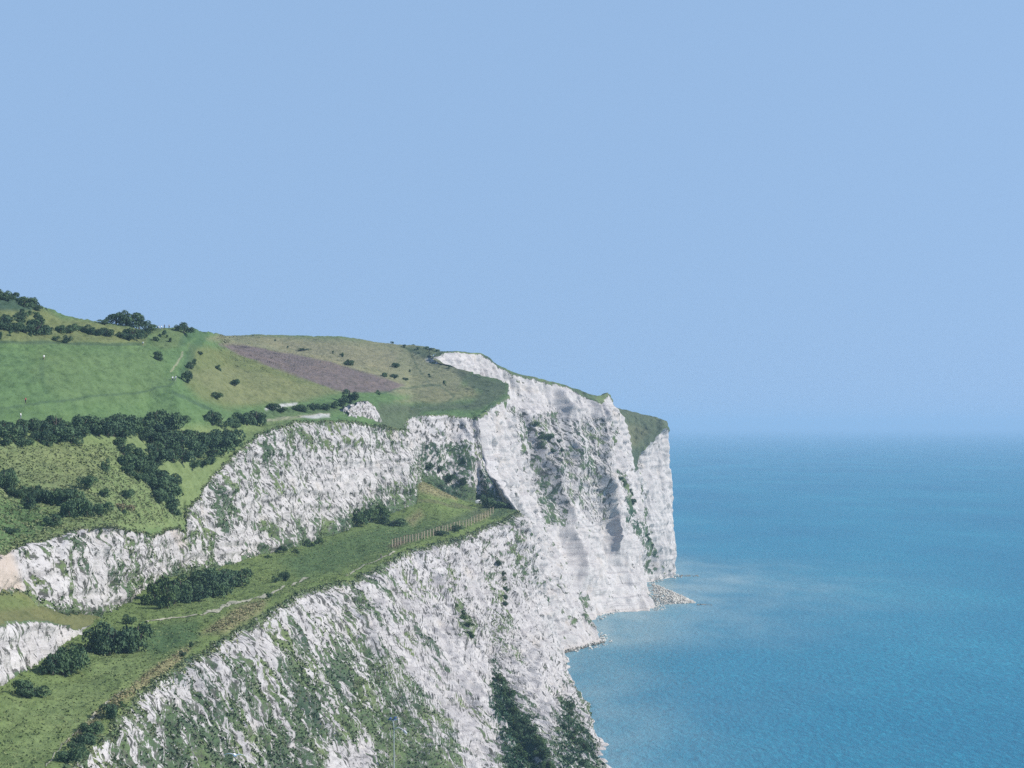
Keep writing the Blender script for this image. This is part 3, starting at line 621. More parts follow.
def bush(s, px, py, wpx, hpx, label, group=None, pool=None, cat='bush', name='bush', parts=True):
    """one plant rooted on sheet s at a surveyed point; its size in metres follows from its range"""
    p, _ = s.at(px, py); k = p[1] / F; w, h = wpx * k, hpx * k
    pool = pool or BUSH
    me = random.choice(pool)
    hh = max(v.co.z for v in me.vertices)
    rz = random.uniform(0, 6.28); sc = (w / .95, w / .95, h / hh)
    if parts:
        root = bpy.data.objects.new(name, None); C.objects.link(root); root.empty_display_size = .3
        root.location = (p[0], p[1], p[2] - .15); root.rotation_euler = (0, 0, rz)
        o = bpy.data.objects.new('crown' if cat == 'tree' else 'foliage', me); C.objects.link(o); o.parent = root; o.scale = sc
        t = bpy.data.objects.new('trunk' if cat == 'tree' else 'stem', random.choice(TRUNK)); C.objects.link(t); t.parent = root; t.scale = sc
    else:
        root = bpy.data.objects.new(name, me); C.objects.link(root); root.location = (p[0], p[1], p[2] - .1); root.rotation_euler = (0, 0, rz); root.scale = sc
    tagit(root, label, cat, group); return root
def hedge(s, pts, n, w, h, label, group, jx=3, jy=2, **k):
    pts = np.array(pts, float); t = np.r_[0, np.cumsum(np.hypot(*np.diff(pts, axis=0).T))]
    for i in range(n):
        q = (i + .5) / n * t[-1]; x_, y_ = np.interp(q, t, pts[:, 0]), np.interp(q, t, pts[:, 1])
        f = random.uniform(.75, 1.3)
        bush(s, x_ + random.uniform(-jx, jx), y_ + random.uniform(-jy, jy), w * f * 1.18, h * f * .95 * random.uniform(.85, 1.15), label, group, **k)

g = 'bushes of the long thicket below the mown field'; lb = 'dark green bush in the long thicket along the bottom of the mown field'
hedge(UP, [(0, 432), (60, 432), (130, 431), (185, 428)], 15, 22, 17, lb, g)
hedge(UP, [(0, 439), (60, 440), (110, 436), (165, 436)], 11, 22, 16, lb, g)
hedge(UP, [(0, 445), (40, 445), (78, 442)], 6, 16, 11, lb, g)
hedge(UP, [(100, 437), (150, 440), (190, 437)], 6, 17, 12, lb, g)
bush(UP, 172, 430, 24, 19, 'tallest rounded dark bush standing above the long thicket below the mown field')
hedge(UP, [(205, 424), (222, 426), (245, 426), (262, 424)], 5, 18, 13, 'dark bush at the right end of the thicket, near the upper cliff edge', 'bushes at the right end of the long thicket')
g = 'bushes of the thicket slanting down to the upper cliff edge'; lb = 'dark bush in the broad thicket slanting down to the notch in the upper cliff edge'
hedge(UP, [(160, 450), (190, 448), (220, 446)], 6, 20, 15, lb, g)
hedge(UP, [(118, 452), (140, 462), (165, 462), (195, 458), (228, 455)], 9, 19, 15, lb, g)
hedge(UP, [(125, 475), (140, 482), (155, 495), (168, 508), (176, 516)], 8, 20, 16, lb, g)
hedge(UP, [(135, 468), (160, 480), (172, 500)], 5, 20, 15, lb, g)
hedge(UP, [(185, 443), (210, 447), (236, 446)], 7, 19, 14, lb, g)
hedge(UP, [(150, 452), (175, 456), (203, 456)], 6, 19, 14, lb, g)
hedge(UP, [(122, 464), (145, 474), (160, 488), (170, 500)], 7, 20, 15, lb, g)
hedge(UP, [(185, 470), (205, 465), (215, 462)], 3, 15, 10, lb, g)
bush(UP, 106, 472, 9, 15, 'narrow upright dark bush on the left side of the slanting thicket')
bush(UP, 174, 487, 20, 15, 'rounded bush alone right of the slanting thicket on pale grass')
bush(UP, 117, 445, 16, 9, 'brownish low bush at the top of the pale slope, left of the slanting thicket')
g = 'bushes of the lower thicket on the left slope'; lb = 'dark bush in the lower thicket reaching in from the left edge of the photo'
hedge(UP, [(0, 488), (15, 494), (35, 500), (55, 505), (75, 506)], 8, 19, 17, lb, g)
hedge(UP, [(0, 478), (18, 486)], 2, 20, 16, lb, g)
bush(UP, 29, 510, 14, 17, 'dark upright bush hanging below the lower left thicket')
bush(UP, 88, 490, 19, 16, 'round dark bush, larger of the pair in mid pale slope'); bush(UP, 103, 497, 14, 10, 'smaller dark bush of the pair in mid pale slope')
hedge(UP, [(66, 520), (80, 517), (95, 518), (104, 518)], 4, 15, 15, 'dark bush in the clump just above the curved left rim of the upper cliff', 'clump of bushes above the curved left rim')
bush(UP, 126, 499, 20, 11, 'wide dark bush beside the lower end of the slanting thicket'); bush(UP, 53, 526, 18, 13, 'single greyish bush above the left rim, below the clump'); bush(UP, 10, 534, 18, 8, 'low dark bush at the left edge above the cliff rim')
bush(UP, 123, 510, 20, 8, 'brown low scrubby bush near the rim of the upper cliff', pool=[leaf_mesh('foliage', lobes_for(51, .5, 8), 900, .04, M_dry, 51)])
# field bushes
for a in [(157, 360, 15, 10, 'biggest dark round bush alone in the mown field, below the ridge hikers'), (188, 383, 10, 13, 'tall dark bush right beside the two white-shirted hikers'), (191, 369, 11, 9, 'dark bush on the field boundary just above the tall one'),
          (195, 362, 4, 4, 'tiny dark shrub touching the bush on the field boundary'), (201, 355, 5, 5, 'tiny round shrub on the green bank below the ridge end'), (218, 371, 8, 7, 'small dark bush on pale grass, uppermost of the three right of the hikers'),
          (235, 386, 11, 8, 'dark bush on pale grass, rightmost of the three'), (216, 398, 18, 7, 'wide flat dark bush on pale grass, lowest of the three'), (66, 343, 11, 9, 'round dark bush alone at the top edge of the mown field'), (55, 341, 8, 6, 'small bush left of the round one at the top edge of the mown field')]:
    bush(UP, *a)
for a in [(164, 337, 7, 7, 'upper of three small bushes below the hikers on the ridge'), (157, 342, 9, 6, 'left of three small bushes below the hikers on the ridge'), (170, 342, 6, 5, 'right of three small bushes below the hikers on the ridge')]:
    bush(UP, *a, pool=TINY, parts=False)
# ridge trees
for i, (px, py, w_, h_) in enumerate([(105, 325, 15, 7), (116, 324, 22, 13), (127, 326, 26, 17), (139, 329, 22, 13), (149, 332, 16, 10)]):
    bush(UP, px, py, w_, h_ , ['leftmost low tree of the dark grove on the skyline', 'second tree from the left in the dark skyline grove', 'tallest tree in the middle of the dark skyline grove', 'fourth tree of the dark skyline grove', 'rightmost tree of the dark skyline grove'][i], 'trees of the skyline grove', pool=TREE, cat='tree', name='tree')
bush(UP, 184, 333, 17, 12, 'dark tree alone on the end of the ridge above the hikers', pool=TREE, cat='tree', name='tree')
hedge(UP, [(56, 334), (75, 332), (100, 336), (125, 339), (148, 336)], 15, 13, 9, 'dark bush in the hedge running under the skyline grove', 'hedge bushes below the skyline grove', 2, 1.5)
hedge(UP, [(0, 330), (15, 331), (35, 333), (50, 335)], 7, 14, 11, 'dark bush in the hedge at the top left below the wooded hilltop', 'hedge bushes at top left', 2, 2)
hedge(UP, [(0, 319), (14, 322), (30, 326), (45, 324)], 7, 11, 9, 'dark bush scattered on the pale bank at top left', 'bushes on the top left bank', 3, 3)
hedge(UP, [(12, 310), (28, 314), (40, 316)], 4, 7, 5, 'small shrub just under the dark hilltop at top left', 'shrubs under the dark hilltop', 2, 2, pool=TINY, parts=False)
hedge(UP, [(-3, 300), (8, 301), (18, 304), (30, 308), (40, 311)], 11, 12, 8, 'low dark tree covering the hilltop at the top left skyline', 'hilltop trees', 2, 2.5, cat='tree', name='tree')
for a in [(0, 340, 8, 9, 'small dark bush at the left edge on the field top boundary'), (10, 336, 7, 6, 'small bush left on the pale strip above the mown field'), (31, 336, 8, 6, 'middle small bush on the pale strip above the mown field'), (46, 310, 3, 3, 'tiny shrub breaking the skyline right of the dark hilltop')]:
    bush(UP, *a, pool=TINY, parts=False)
# far plateau
for a in [(349, 366, 13, 7, 'dome shaped dark bush alone above the ploughed field'), (396, 368, 10, 6, 'small dome bush on the far pale grass toward the headland'), (350, 403, 17, 15, 'tall dark bush at the lower corner of the ploughed field'), (342, 406, 12, 10, 'low dark bush leaning against the tall one at the ploughed field corner'),
          (379, 395, 7, 6, 'small dark bush at the right lower end of the ploughed field'), (385, 377, 9, 5, 'left part of the dark scrub at the right end of the ploughed field'), (394, 378, 12, 5, 'middle part of the dark scrub at the right end of the ploughed field'), (405, 380, 9, 3, 'low right part of the dark scrub beyond the ploughed field'),
          (392, 344, 4, 3, 'tiny bush on the far skyline right of the middle'), (275, 342, 4, 3, 'tiny shrub on the far skyline above the ploughed field'), (288, 348, 4, 2.5, 'tiny shrub left on the far pale grass'), (303, 350, 14, 2.5, 'long low scrub on the far pale grass'), (333, 354, 5, 3, 'tiny shrub in the middle of the far pale grass'), (341, 357, 5, 5, 'small shrub beside the dome shaped bush'),
          (429, 377, 5, 4, 'small dark shrub on the hanging valley slope'), (410, 372, 4, 3, 'tiny shrub where the far track bends'), (444, 386, 4, 6, 'narrow shrub in the fold of the hanging valley'), (450, 368, 4, 3, 'tiny shrub beside the white far cliff')]:
    bush(UP, *a, pool=TINY if a[2] < 8 else BUSH, parts=a[2] >= 8)
hedge(UP, [(402, 347), (415, 349), (428, 350), (438, 352)], 7, 7, 4, 'low dark scrub on the skyline left of the far white cliff', 'scrub on the skyline by the far cliff', 2, 1.5, pool=TINY, parts=False)
hedge(UP, [(296, 411), (312, 411), (324, 410), (335, 409)], 6, 9, 7, 'small bush below the chalk cutting above the upper cliff', 'bushes below the chalk cutting', 2, 1.5)
hedge(UP, [(270, 412), (285, 410)], 2, 10, 6, 'dark bush directly under the white chalk cutting', 'bushes under the white cutting')
# terrace
g = 'bushes of the big thicket at the foot of the upper cliff'; lb = 'dark bush in the big thicket at the foot of the upper cliff'
hedge(TE, [(166, 604), (185, 602), (205, 600), (228, 594)], 6, 26, 22, lb, g, 4, 2)
hedge(TE, [(178, 592), (200, 590), (225, 585), (245, 584)], 6, 24, 18, lb, g, 4, 2)
hedge(TE, [(152, 608), (160, 596), (172, 612)], 3, 20, 24, 'mid green bush on the left side of the big thicket below the cliff', 'lighter bushes left of the big thicket', 2, 2, pool=FRESH)
g = 'bushes of the large clump on the terrace'; lb = 'tall dark bush in the large clump on the terrace at the left'
hedge(TE, [(92, 652), (108, 653), (124, 652), (140, 651)], 5, 30, 30, lb, g, 3, 2)
bush(TE, 128, 624, 14, 11, 'small bush peeping out behind the large terrace clump')
hedge(TE, [(48, 674), (62, 675), (76, 672)], 3, 26, 26, 'dark bush in front of the low left chalk bluff', 'bushes before the low bluff', 2, 1)
hedge(TE, [(20, 696), (31, 697), (42, 696)], 3, 20, 14, 'low dark bush on the grass at the left, nearest the photo edge', 'low bushes on the left grass', 2, 1)
bush(TE, 113, 719, 20, 17, 'dark bush beside the worn path near the lower cliff rim'); bush(TE, 122, 707, 9, 7, 'small fresh green shrub beside the path bush', pool=FRESH)
hedge(TE, [(66, 766), (78, 750), (90, 738), (98, 730)], 7, 17, 13, 'low dark bush in the hedge between the worn path and the cliff edge', 'hedge bushes at the cliff edge', 3, 3)
bush(TE, 182, 657, 7, 7, 'small dark shrub on the rim, lower of a pair'); bush(TE, 192, 647, 6, 7, 'small dark shrub on the rim, upper of a pair'); bush(TE, 269, 598, 6, 7, 'dark little shrub beside the white path at the cliff rim')
bush(TE, 286, 581, 11, 11, 'round dark bush on the terrace right of the big thicket'); bush(TE, 275, 583, 9, 8, 'small dark bush left of the round one on the terrace')
hedge(TE, [(340, 526), (352, 524), (366, 521), (380, 518)], 6, 16, 15, 'green bush growing against the foot of the upper cliff', 'bushes against the foot of the upper cliff', 3, 2, pool=FRESH)
bush(TE, 397, 527, 22, 9, 'wide low dark bush on the terrace below the cliff corner'); bush(TE, 384, 524, 14, 12, 'dark bush left of the wide low one at the cliff corner')
bush(TE, 486, 507, 14, 13, 'dark bush beside the white boulder at the end of the terrace'); bush(TE, 462, 499, 16, 9, 'grey brown bush at the end of the terrace under the recessed cliff', pool=[leaf_mesh('foliage', lobes_for(52, .5, 8), 900, .04, M_dry, 52)])
bush(TE, 500, 508, 22, 8, 'low dark scrub at the very tip of the terrace'); bush(TE, 456, 531, 16, 7, 'dark bush hanging below the post fence'); bush(TE, 440, 536, 14, 6, 'low dark bush below the middle of the post fence')
g = 'shrubs in the dark gully of the lower cliff'; lb = 'dark green shrub in the gully running down the right side of the lower cliff'
hedge(LC, [(498, 676), (506, 700), (514, 725), (520, 750), (524, 772)], 13, 10, 9, lb, g, 4, 4, pool=BUSH + FRESH + FRESH)
hedge(LC, [(520, 722), (530, 738), (542, 758), (550, 775)], 11, 10, 9, lb, g, 5, 4, pool=BUSH + FRESH + FRESH)
hedge(LC, [(566, 712), (570, 730), (580, 748), (592, 768)], 10, 10, 9, 'dark shrub on the lowest right corner of the lower cliff', 'shrubs on the lower right cliff corner', 5, 4)
hedge(LC, [(456, 608), (464, 622), (473, 640)], 6, 7, 6, 'small shrub in the green patch high on the lower cliff', 'shrubs of the green patch on the lower cliff', 3, 2, pool=FRESH)
hedge(LC, [(500, 562), (505, 580), (508, 600), (500, 618)], 7, 6, 6, 'small shrub in the crease below the tip of the terrace', 'shrubs in the crease below the terrace tip', 3, 2)
hedge(SC, [(536, 428), (545, 436), (553, 446), (560, 456)], 8, 7, 5, 'small shrub hanging in the hollow of the far white headland', 'shrubs in the hollow of the far headland', 4, 3)
hedge(SC, [(620, 478), (626, 494), (634, 510), (645, 535), (653, 555)], 10, 6, 6, 'small shrub in the gully beside the furthest white cliff', 'shrubs in the gully by the furthest cliff', 2, 3)
hedge(UF, [(420, 470), (445, 478), (462, 486)], 6, 9, 7, 'shrub clinging to the recessed back wall above the terrace end', 'shrubs on the recessed back wall', 5, 7)
hedge(TE, [(262, 560), (275, 556), (300, 549), (325, 541)], 5, 8, 7, 'small green shrub along the foot of the upper cliff', 'shrubs along the foot of the upper cliff', 3, 2, pool=FRESH)
# ------------------------------------------------------------------ scrub and rough grass nobody could count
def scatter(name, Ps, Ns, size, m, seed, up=.5, per=3, tall=1.0):
    r = np.random.default_rng(seed); n = len(Ps); c = np.repeat(Ps, per, 0); N_ = np.repeat(Ns, per, 0); k = len(c)
    c = c + r.normal(size=(k, 3)) * size * .7
    d = N_ * .7 + np.array([0, 0, up]) + .6 * r.normal(size=(k, 3)); d /= np.linalg.norm(d, axis=1, keepdims=True)
    a = np.cross(d, r.normal(size=(k, 3))); a /= np.linalg.norm(a, axis=1, keepdims=True); sz = size * r.uniform(.5, 1.4, (k, 1))
    v = np.stack([c - a * sz * .6 - d * sz * .2, c + a * sz * .6 - d * sz * .2, c + a * sz * .35 + d * sz * tall, c - a * sz * .35 + d * sz * tall * .9], 1).reshape(-1, 3)
    if up > 1:                                           # low tufts: leaning blades seen mostly from their lit side
        nn = np.array([0, 0, 1.1]) + .55 * r.normal(size=(k, 3)); nn /= np.linalg.norm(nn, axis=1, keepdims=True)
        a = np.cross(nn, r.normal(size=(k, 3))); a /= np.linalg.norm(a, axis=1, keepdims=True); b2 = np.cross(nn, a); q = c + np.array([0, 0, .32]) * sz
        v = np.stack([q - a * sz, q - b2 * sz * .7, q + a * sz * 1.1, q + b2 * sz * .6], 1).reshape(-1, 3)
    me = bpy.data.meshes.new(name); me.vertices.add(k * 4); me.vertices.foreach_set('co', v.ravel()); me.loops.add(k * 4); me.polygons.add(k)
    me.loops.foreach_set('vertex_index', np.arange(k * 4, dtype=np.int32)); me.polygons.foreach_set('loop_start', np.arange(0, k * 4, 4, dtype=np.int32)); me.update(calc_edges=True)
    t = me.attributes.new('leaf', 'FLOAT', 'POINT'); cl = np.clip(.5 + .35 * vn(c[:, 0] / 9, c[:, 1] / 14, c[:, 2] / 9, seed) + .35 * (r.random(k) - .5), 0, 1)
    t.data.foreach_set('value', np.repeat(cl, 4).astype(np.float32)); me.materials.append(m)
    o = bpy.data.objects.new(name, me); C.objects.link(o); o['kind'] = 'stuff'; return o
def pick(s, w, n, seed):
    r = np.random.default_rng(seed); w = np.clip(w, 0, None).ravel(); k = r.choice(len(w), n, p=w / w.sum()); return s.P.reshape(-1, 3)[k], s.N.reshape(-1, 3)[k] * (1 if True else 1)
vis = (LC.py < 790) * 1.0
a, b = pick(LC, np.clip(LC.veg - .12, 0, .5) * vis, 15000, 1); scatter('cliff_scrub', a, b, .3, leaf_material('scrub_leaves', (.040, .064, .036), (.12, .145, .06), .0), 61)
a, b = pick(LC, np.clip(LC.lush * LC.veg, 0, 1) * vis, 5000, 2); scatter('cliff_ivy', a, b, .38, leaf_material('ivy_leaves', (.028, .056, .034), (.065, .115, .055), .0), 62)
a, b = pick(UF, np.clip(UF.veg - .1, 0, .5), 7000, 3); scatter('cliff_scrub', a, b, .3, bpy.data.materials['scrub_leaves'], 63)
lum = te[..., 0]
a, b = pick(TE, (TE.py < 790) * 1.0, 15000, 4); scatter('rough_grass', a, np.array([[0, 0, 1.]] * len(a)), .22, leaf_material('grass_blades', (.092, .138, .046), (.17, .195, .080), .0), 64, 2.5, 3, .8)
a, b = pick(TE, (lum > .17) * 1.0, 2200, 5); scatter('dry_grass', a, np.array([[0, 0, 1.]] * len(a)), .24, M_dry, 65, 2, 3, 1.3)
mk = poly(UP.px, UP.py, [(-10, 445), (110, 445), (150, 470), (190, 520), (100, 530), (0, 560)], 6)
a, b = pick(UP, mk, 8000, 6); scatter('rough_grass', a, np.array([[0, 0, 1.]] * len(a)), .3, leaf_material('slope_grass', (.115, .150, .060), (.21, .225, .105), .0), 66, 2.5, 3, .8)
rimw = ss(.05 - LC.T, 0, .05) * vis
a, b = pick(LC, rimw, 2500, 7); scatter('rim_grass', a, np.array([[0, 0, 1.]] * len(a)), .3, bpy.data.materials['slope_grass'], 67, 1.5, 3, 1.2)
rimw = ss(.04 - UF.T, 0, .04) * (UF.P[..., 1] < 1160)
a, b = pick(UF, rimw, 2000, 8); scatter('rim_grass', a, np.array([[0, 0, 1.]] * len(a)), .3, bpy.data.materials['slope_grass'], 68, 1.5, 3, 1.2)

# ------------------------------------------------------------------ fallen chalk, ledges
def boulder(r, n=2):
    import bmesh
    bm = bmesh.new(); bmesh.ops.create_icosphere(bm, subdivisions=n, radius=1)
    for v in bm.verts:
        q = v.co.copy(); k = 1 + .28 * float(vn(q.x * 1.7 + r * 9, q.y * 1.7, q.z * 1.7, 7)) + .12 * float(vn(q.x * 4, q.y * 4 + r, q.z * 4, 9)); v.co = q * k
        for ax in (0, 1, 2): v.co[ax] = max(-.78, min(.8, v.co[ax]))
    bm.verts.ensure_lookup_table(); V_ = np.array([v.co[:] for v in bm.verts]); F_ = [[v.index for v in f.verts] for f in bm.faces]; bm.free(); return V_, F_
BO = [boulder(k) for k in range(5)]
def rubble(name, spots, m, seed):
    r = np.random.default_rng(seed); V_, F_ = [], []; n = 0
    for (x_, y_, z_, s_) in spots:
        v, f = BO[r.integers(5)]; a = r.uniform(0, 6.28); c_, s2 = math.cos(a), math.sin(a); sc = s_ * r.uniform(.6, 1.2, 3)
        w = v * sc; w = np.stack([w[:, 0] * c_ - w[:, 1] * s2 + x_, w[:, 0] * s2 + w[:, 1] * c_ + y_, w[:, 2] * .75 + z_], 1)
        V_.append(w); F_ += [[i + n for i in q] for q in f]; n += len(w)
    me = bpy.data.meshes.new(name); me.from_pydata(np.concatenate(V_).tolist(), [], F_); me.materials.append(m)
    o = bpy.data.objects.new(name, me); C.objects.link(o); o['kind'] = 'stuff'; return o
r = np.random.default_rng(77); sp = []
for k in range(1900):                                  # cone of fallen chalk running out into the sea
    t = r.uniform(0, 1) ** .8; x_ = 80 + 24 * t; h = 11 * (1 - t) ** .9
    q = r.uniform(-1, 1); y_ = 1655 + q * 26 * (1 - t * .75); sp.append((x_, y_, max(-.3, h * (1 - abs(q) ** 1.3) + r.uniform(-.6, .3)), r.uniform(.25, .75)))
rubble('chalk_rubble', sp, M_rock, 1)
sp = []
sy = SC.P[:, -1]
for k in range(800):
    t = sy[r.integers(int(len(sy) * .0), int(len(sy) * .97))]
    if t[1] > 1950 or t[2] > 3: continue
    d = abs(r.normal()) * 3.2; sp.append((t[0] + d + 1, t[1] - d * .8, max(-.4, 1.6 - d * .45 + r.uniform(-.5, .4)), r.uniform(.3, .8)))
rubble('chalk_rubble', sp, M_rock, 2)
sp = [(112 + 14 * r.uniform(0, 1) ** 1.2, 1945 + r.uniform(-10, 10), r.uniform(-.7, 0), r.uniform(.4, 1.0)) for k in range(55)]
sp += [(104 + 9 * r.uniform(0, 1), 1632 + r.uniform(-5, 5), r.uniform(-.6, 0), r.uniform(.4, .9)) for k in range(40)]
sp += [(20 + 23 * t, 1283 + 72 * t - 3 - abs(r.normal()) * 3, r.uniform(-.5, .9), r.uniform(.35, .9)) for t in r.uniform(0, 1, 170)]
rubble('weedy_rocks', sp, M_weed, 3)
p, _ = TE.at(478, 505)
wb = rubble('boulder', [(0, 0, 1.3, 1.5)], plain('pale_boulder', (.66, .65, .62)), 4); wb.location = p; del wb['kind']; tagit(wb, 'white chalk boulder beside the dark bush at the end of the terrace', 'boulder')

# ------------------------------------------------------------------ sea
ys = np.concatenate([np.linspace(150, 3000, 200), np.geomspace(3020, 400000, 120)]); xs = np.concatenate([-np.geomspace(150000, 400, 28), np.linspace(-380, 900, 160), np.geomspace(930, 180000, 50)])
gx, gy = np.meshgrid(xs, ys, indexing='ij')
cx = np.interp(gy, [400, 700, 850, 950, 1250, 1300, 1360, 1460, 1555, 1580, 1650, 1940, 2300], [-40, -14, 28, 27, 20, 24, 42, 42, 50, 78, 95, 112, 90])
off = gx - cx
turb = np.exp(-np.clip(off, 0, None) / (34 + 26 * fbm(gx / 70, gy / 160, 0.0, 701))) * .8
turb += .55 * np.exp(-((gx - 138 - .06 * (gy - 1800)) / 95) ** 2 - ((gy - 1830) / 300) ** 2) * (1 + .5 * fbm(gx / 30, gy / 110, 0.0, 711))
turb += .5 * np.exp(-((gx - 85) / 55) ** 2 - ((gy - 1480) / 140) ** 2)
turb *= (.75 + .5 * fbm(gx / 25, gy / 90, 0.0, 721)); turb = np.clip(turb, 0, 1)
me = bpy.data.meshes.new('sea'); i = np.arange(gx.size).reshape(gx.shape)
me.from_pydata(np.stack([gx, gy, 0 * gx], -1).reshape(-1, 3).tolist(), [], np.stack([i[:-1, :-1], i[1:, :-1], i[1:, 1:], i[:-1, 1:]], -1).reshape(-1, 4).tolist())
t = me.attributes.new('turbid', 'FLOAT', 'POINT'); t.data.foreach_set('value', turb.ravel().astype(np.float32)); me.shade_smooth()
m, nt, b, o_ = mat('sea_water'); p = pos(nt)
lg = noise(nt, scaled(nt, p, (.006, .0018, 1)), 1, 4, .55)
c = ramp(nt, lg, [(.35, (.004, .145, .225)), (.55, (.008, .185, .262)), (.72, (.018, .235, .305))])
md = noise(nt, scaled(nt, p, (.7, .085, 1)), 1, 4, .75)
c = mix(nt, mapr(nt, md, .40, .62, 0, .75), c, (.003, .105, .180))
c = mix(nt, mapr(nt, md, .30, .42, .35, 0), c, (.05, .33, .45))
tb = mth(nt, 'MULTIPLY', attr(nt, 'turbid').outputs['Fac'], mapr(nt, noise(nt, scaled(nt, p, (.05, .012, 1)), 1, 3), .3, .6, .6, 1.0))
c = mix(nt, tb, c, (.19, .29, .31))
lk(nt, c, b.inputs['Base Color']); b.inputs['Roughness'].default_value = .32; b.inputs['IOR'].default_value = 1.33; b.inputs['Specular IOR Level'].default_value = .08
bump(nt, b, mth(nt, 'ADD', noise(nt, scaled(nt, p, (.35, .12, 1)), 1, 5, .65), mth(nt, 'MULTIPLY', noise(nt, scaled(nt, p, (.03, .012, 1)), 1, 3), 2.0)), .8, 1.2)
me.materials.append(m); sea = bpy.data.objects.new('sea', me); C.objects.link(sea); sea['kind'] = 'structure'

exec_people = True
# ------------------------------------------------------------------ hikers
M_skin = plain('skin', (.55, .38, .29), .6, .08); 
def cloth(name, c): return plain(name, c, .9, .12, 12)
M_white, M_navy, M_red, M_khaki, M_grey, M_black, M_hair = cloth('white_cotton', (.80, .80, .78)), cloth('navy_cloth', (.03, .04, .08)), cloth('red_cloth', (.42, .05, .05)), cloth('khaki_cloth', (.26, .22, .14)), cloth('grey_cloth', (.25, .26, .28)), cloth('dark_cloth', (.03, .03, .035)), plain('hair', (.06, .04, .025))
def skin_mesh(name, V_, E_, R_, m, sub=1):
    me = bpy.data.meshes.new(name); me.from_pydata(V_, E_, []); o = bpy.data.objects.new(name, me); C.objects.link(o)
    s = o.modifiers.new('skin', 'SKIN'); s.use_smooth_shade = True
    for k, q in enumerate(R_): me.skin_vertices[0].data[k].radius = (q, q) if not isinstance(q, tuple) else q
    me.skin_vertices[0].data[0].use_root = True
    o.modifiers.new('sub', 'SUBSURF').levels = sub; o.modifiers['sub'].render_levels = sub
    dg = bpy.context.evaluated_depsgraph_get(); ev = o.evaluated_get(dg); nm = bpy.data.meshes.new_from_object(ev)
    nm.name = name; nm.materials.clear(); nm.materials.append(m); bpy.data.objects.remove(o); nm.shade_smooth(); return nm
def pose(walk):
    s = .20 if walk else .02
    J = dict(pel=(0, 0, .93), belly=(0, 0, 1.08), chest=(0, .01, 1.30), neck=(0, .01, 1.46), head0=(0, -.01, 1.56), head1=(0, -.015, 1.67),
             sl=(.17, .01, 1.38), el=(.23, .04 + s * .4, 1.12), wl=(.24, -.05 + s * .9, .89), hl=(.24, -.08 + s, .80), sr=(-.17, .01, 1.38), er=(-.23, .04 - s * .4, 1.12), wr=(-.24, -.05 - s * .9, .89), hr=(-.24, -.08 - s, .80),
             tl=(.09, 0, .88), kl=(.10, -.02 - s * .7, .49), al=(.10, .02 - s * 1.3, .09), fl=(.11, -.15 - s * 1.3, .04), tr=(-.09, 0, .88), kr=(-.10, -.02 + s * .5, .49), ar=(-.10, .02 + s * 1.5, .10), fr=(-.11, -.14 + s * 1.4, .04))
    return J
def build(J, names, bones, rad, name, m, sub=1):
    idx = {n: k for k, n in enumerate(names)}
    return skin_mesh(name, [J[n] for n in names], [(idx[a], idx[b]) for a, b in bones], [rad[n] for n in names], m, sub)
BODY = ['pel', 'belly', 'chest', 'neck', 'head0', 'head1', 'sl', 'el', 'wl', 'hl', 'sr', 'er', 'wr', 'hr', 'tl', 'kl', 'al', 'fl', 'tr', 'kr', 'ar', 'fr']
BB = [('pel', 'belly'), ('belly', 'chest'), ('chest', 'neck'), ('neck', 'head0'), ('head0', 'head1'), ('chest', 'sl'), ('sl', 'el'), ('el', 'wl'), ('wl', 'hl'), ('chest', 'sr'), ('sr', 'er'), ('er', 'wr'), ('wr', 'hr'),
      ('pel', 'tl'), ('tl', 'kl'), ('kl', 'al'), ('al', 'fl'), ('pel', 'tr'), ('tr', 'kr'), ('kr', 'ar'), ('ar', 'fr')]
RB = dict(pel=.13, belly=.12, chest=.14, neck=.055, head0=.085, head1=.09, sl=.06, el=.042, wl=.03, hl=.04, sr=.06, er=.042, wr=.03, hr=.04, tl=.085, kl=.055, al=.04, fl=.04, tr=.085, kr=.055, ar=.04, fr=.04)
PB = {}
for wk in (False, True):
    J = pose(wk)
    up_n = ['belly', 'pel', 'chest', 'sl', 'el', 'sr', 'er']; up_b = [('pel', 'belly'), ('belly', 'chest'), ('chest', 'sl'), ('sl', 'el'), ('chest', 'sr'), ('sr', 'er')]
    lo_n = ['pel', 'tl', 'kl', 'al', 'tr', 'kr', 'ar']; lo_b = [('pel', 'tl'), ('tl', 'kl'), ('kl', 'al'), ('pel', 'tr'), ('tr', 'kr'), ('kr', 'ar')]
    PB[wk] = dict(J=J, body=build(J, BODY, BB, RB, 'body', M_skin, 1), up=(up_n, up_b), lo=(lo_n, lo_b))
def person(s, px, py, shirt, trousers, label, group=None, walk=False, face=0.0, pack=None, z=0):
    p, _ = s.at(px, py); d = PB[walk]; J = d['J']
    root = bpy.data.objects.new('person', d['body']); C.objects.link(root); root.location = (p[0], p[1], p[2] + .02); root.rotation_euler = (0, 0, face)
    def ch(n, me): o = bpy.data.objects.new(n, me); C.objects.link(o); o.parent = root
    ch('shirt', build(J, *d['up'], {k: v + (.03 if k != 'el' else .025) for k, v in RB.items()}, 'shirt', shirt))
    ch('trousers', build(J, *d['lo'], {k: v + .025 for k, v in RB.items()}, 'trousers', trousers))
    ch('hair', skin_mesh('hair', [(0, .02, 1.62), (0, .0, 1.72)], [(0, 1)], [.085, .07], M_hair))
    if pack: ch('backpack', skin_mesh('backpack', [(0, .2, 1.12), (0, .21, 1.38)], [(0, 1)], [(.13, .1), (.11, .08)], pack))
    tagit(root, label, 'person', group); return root
person(UP, 172.5, 381, M_white, M_navy, 'left hiker of the pair in white tops on the field corner path', face=.3, walk=True)
person(UP, 175.5, 381, M_white, M_grey, 'right hiker of the pair in white tops on the field corner path', face=-.3, walk=True)
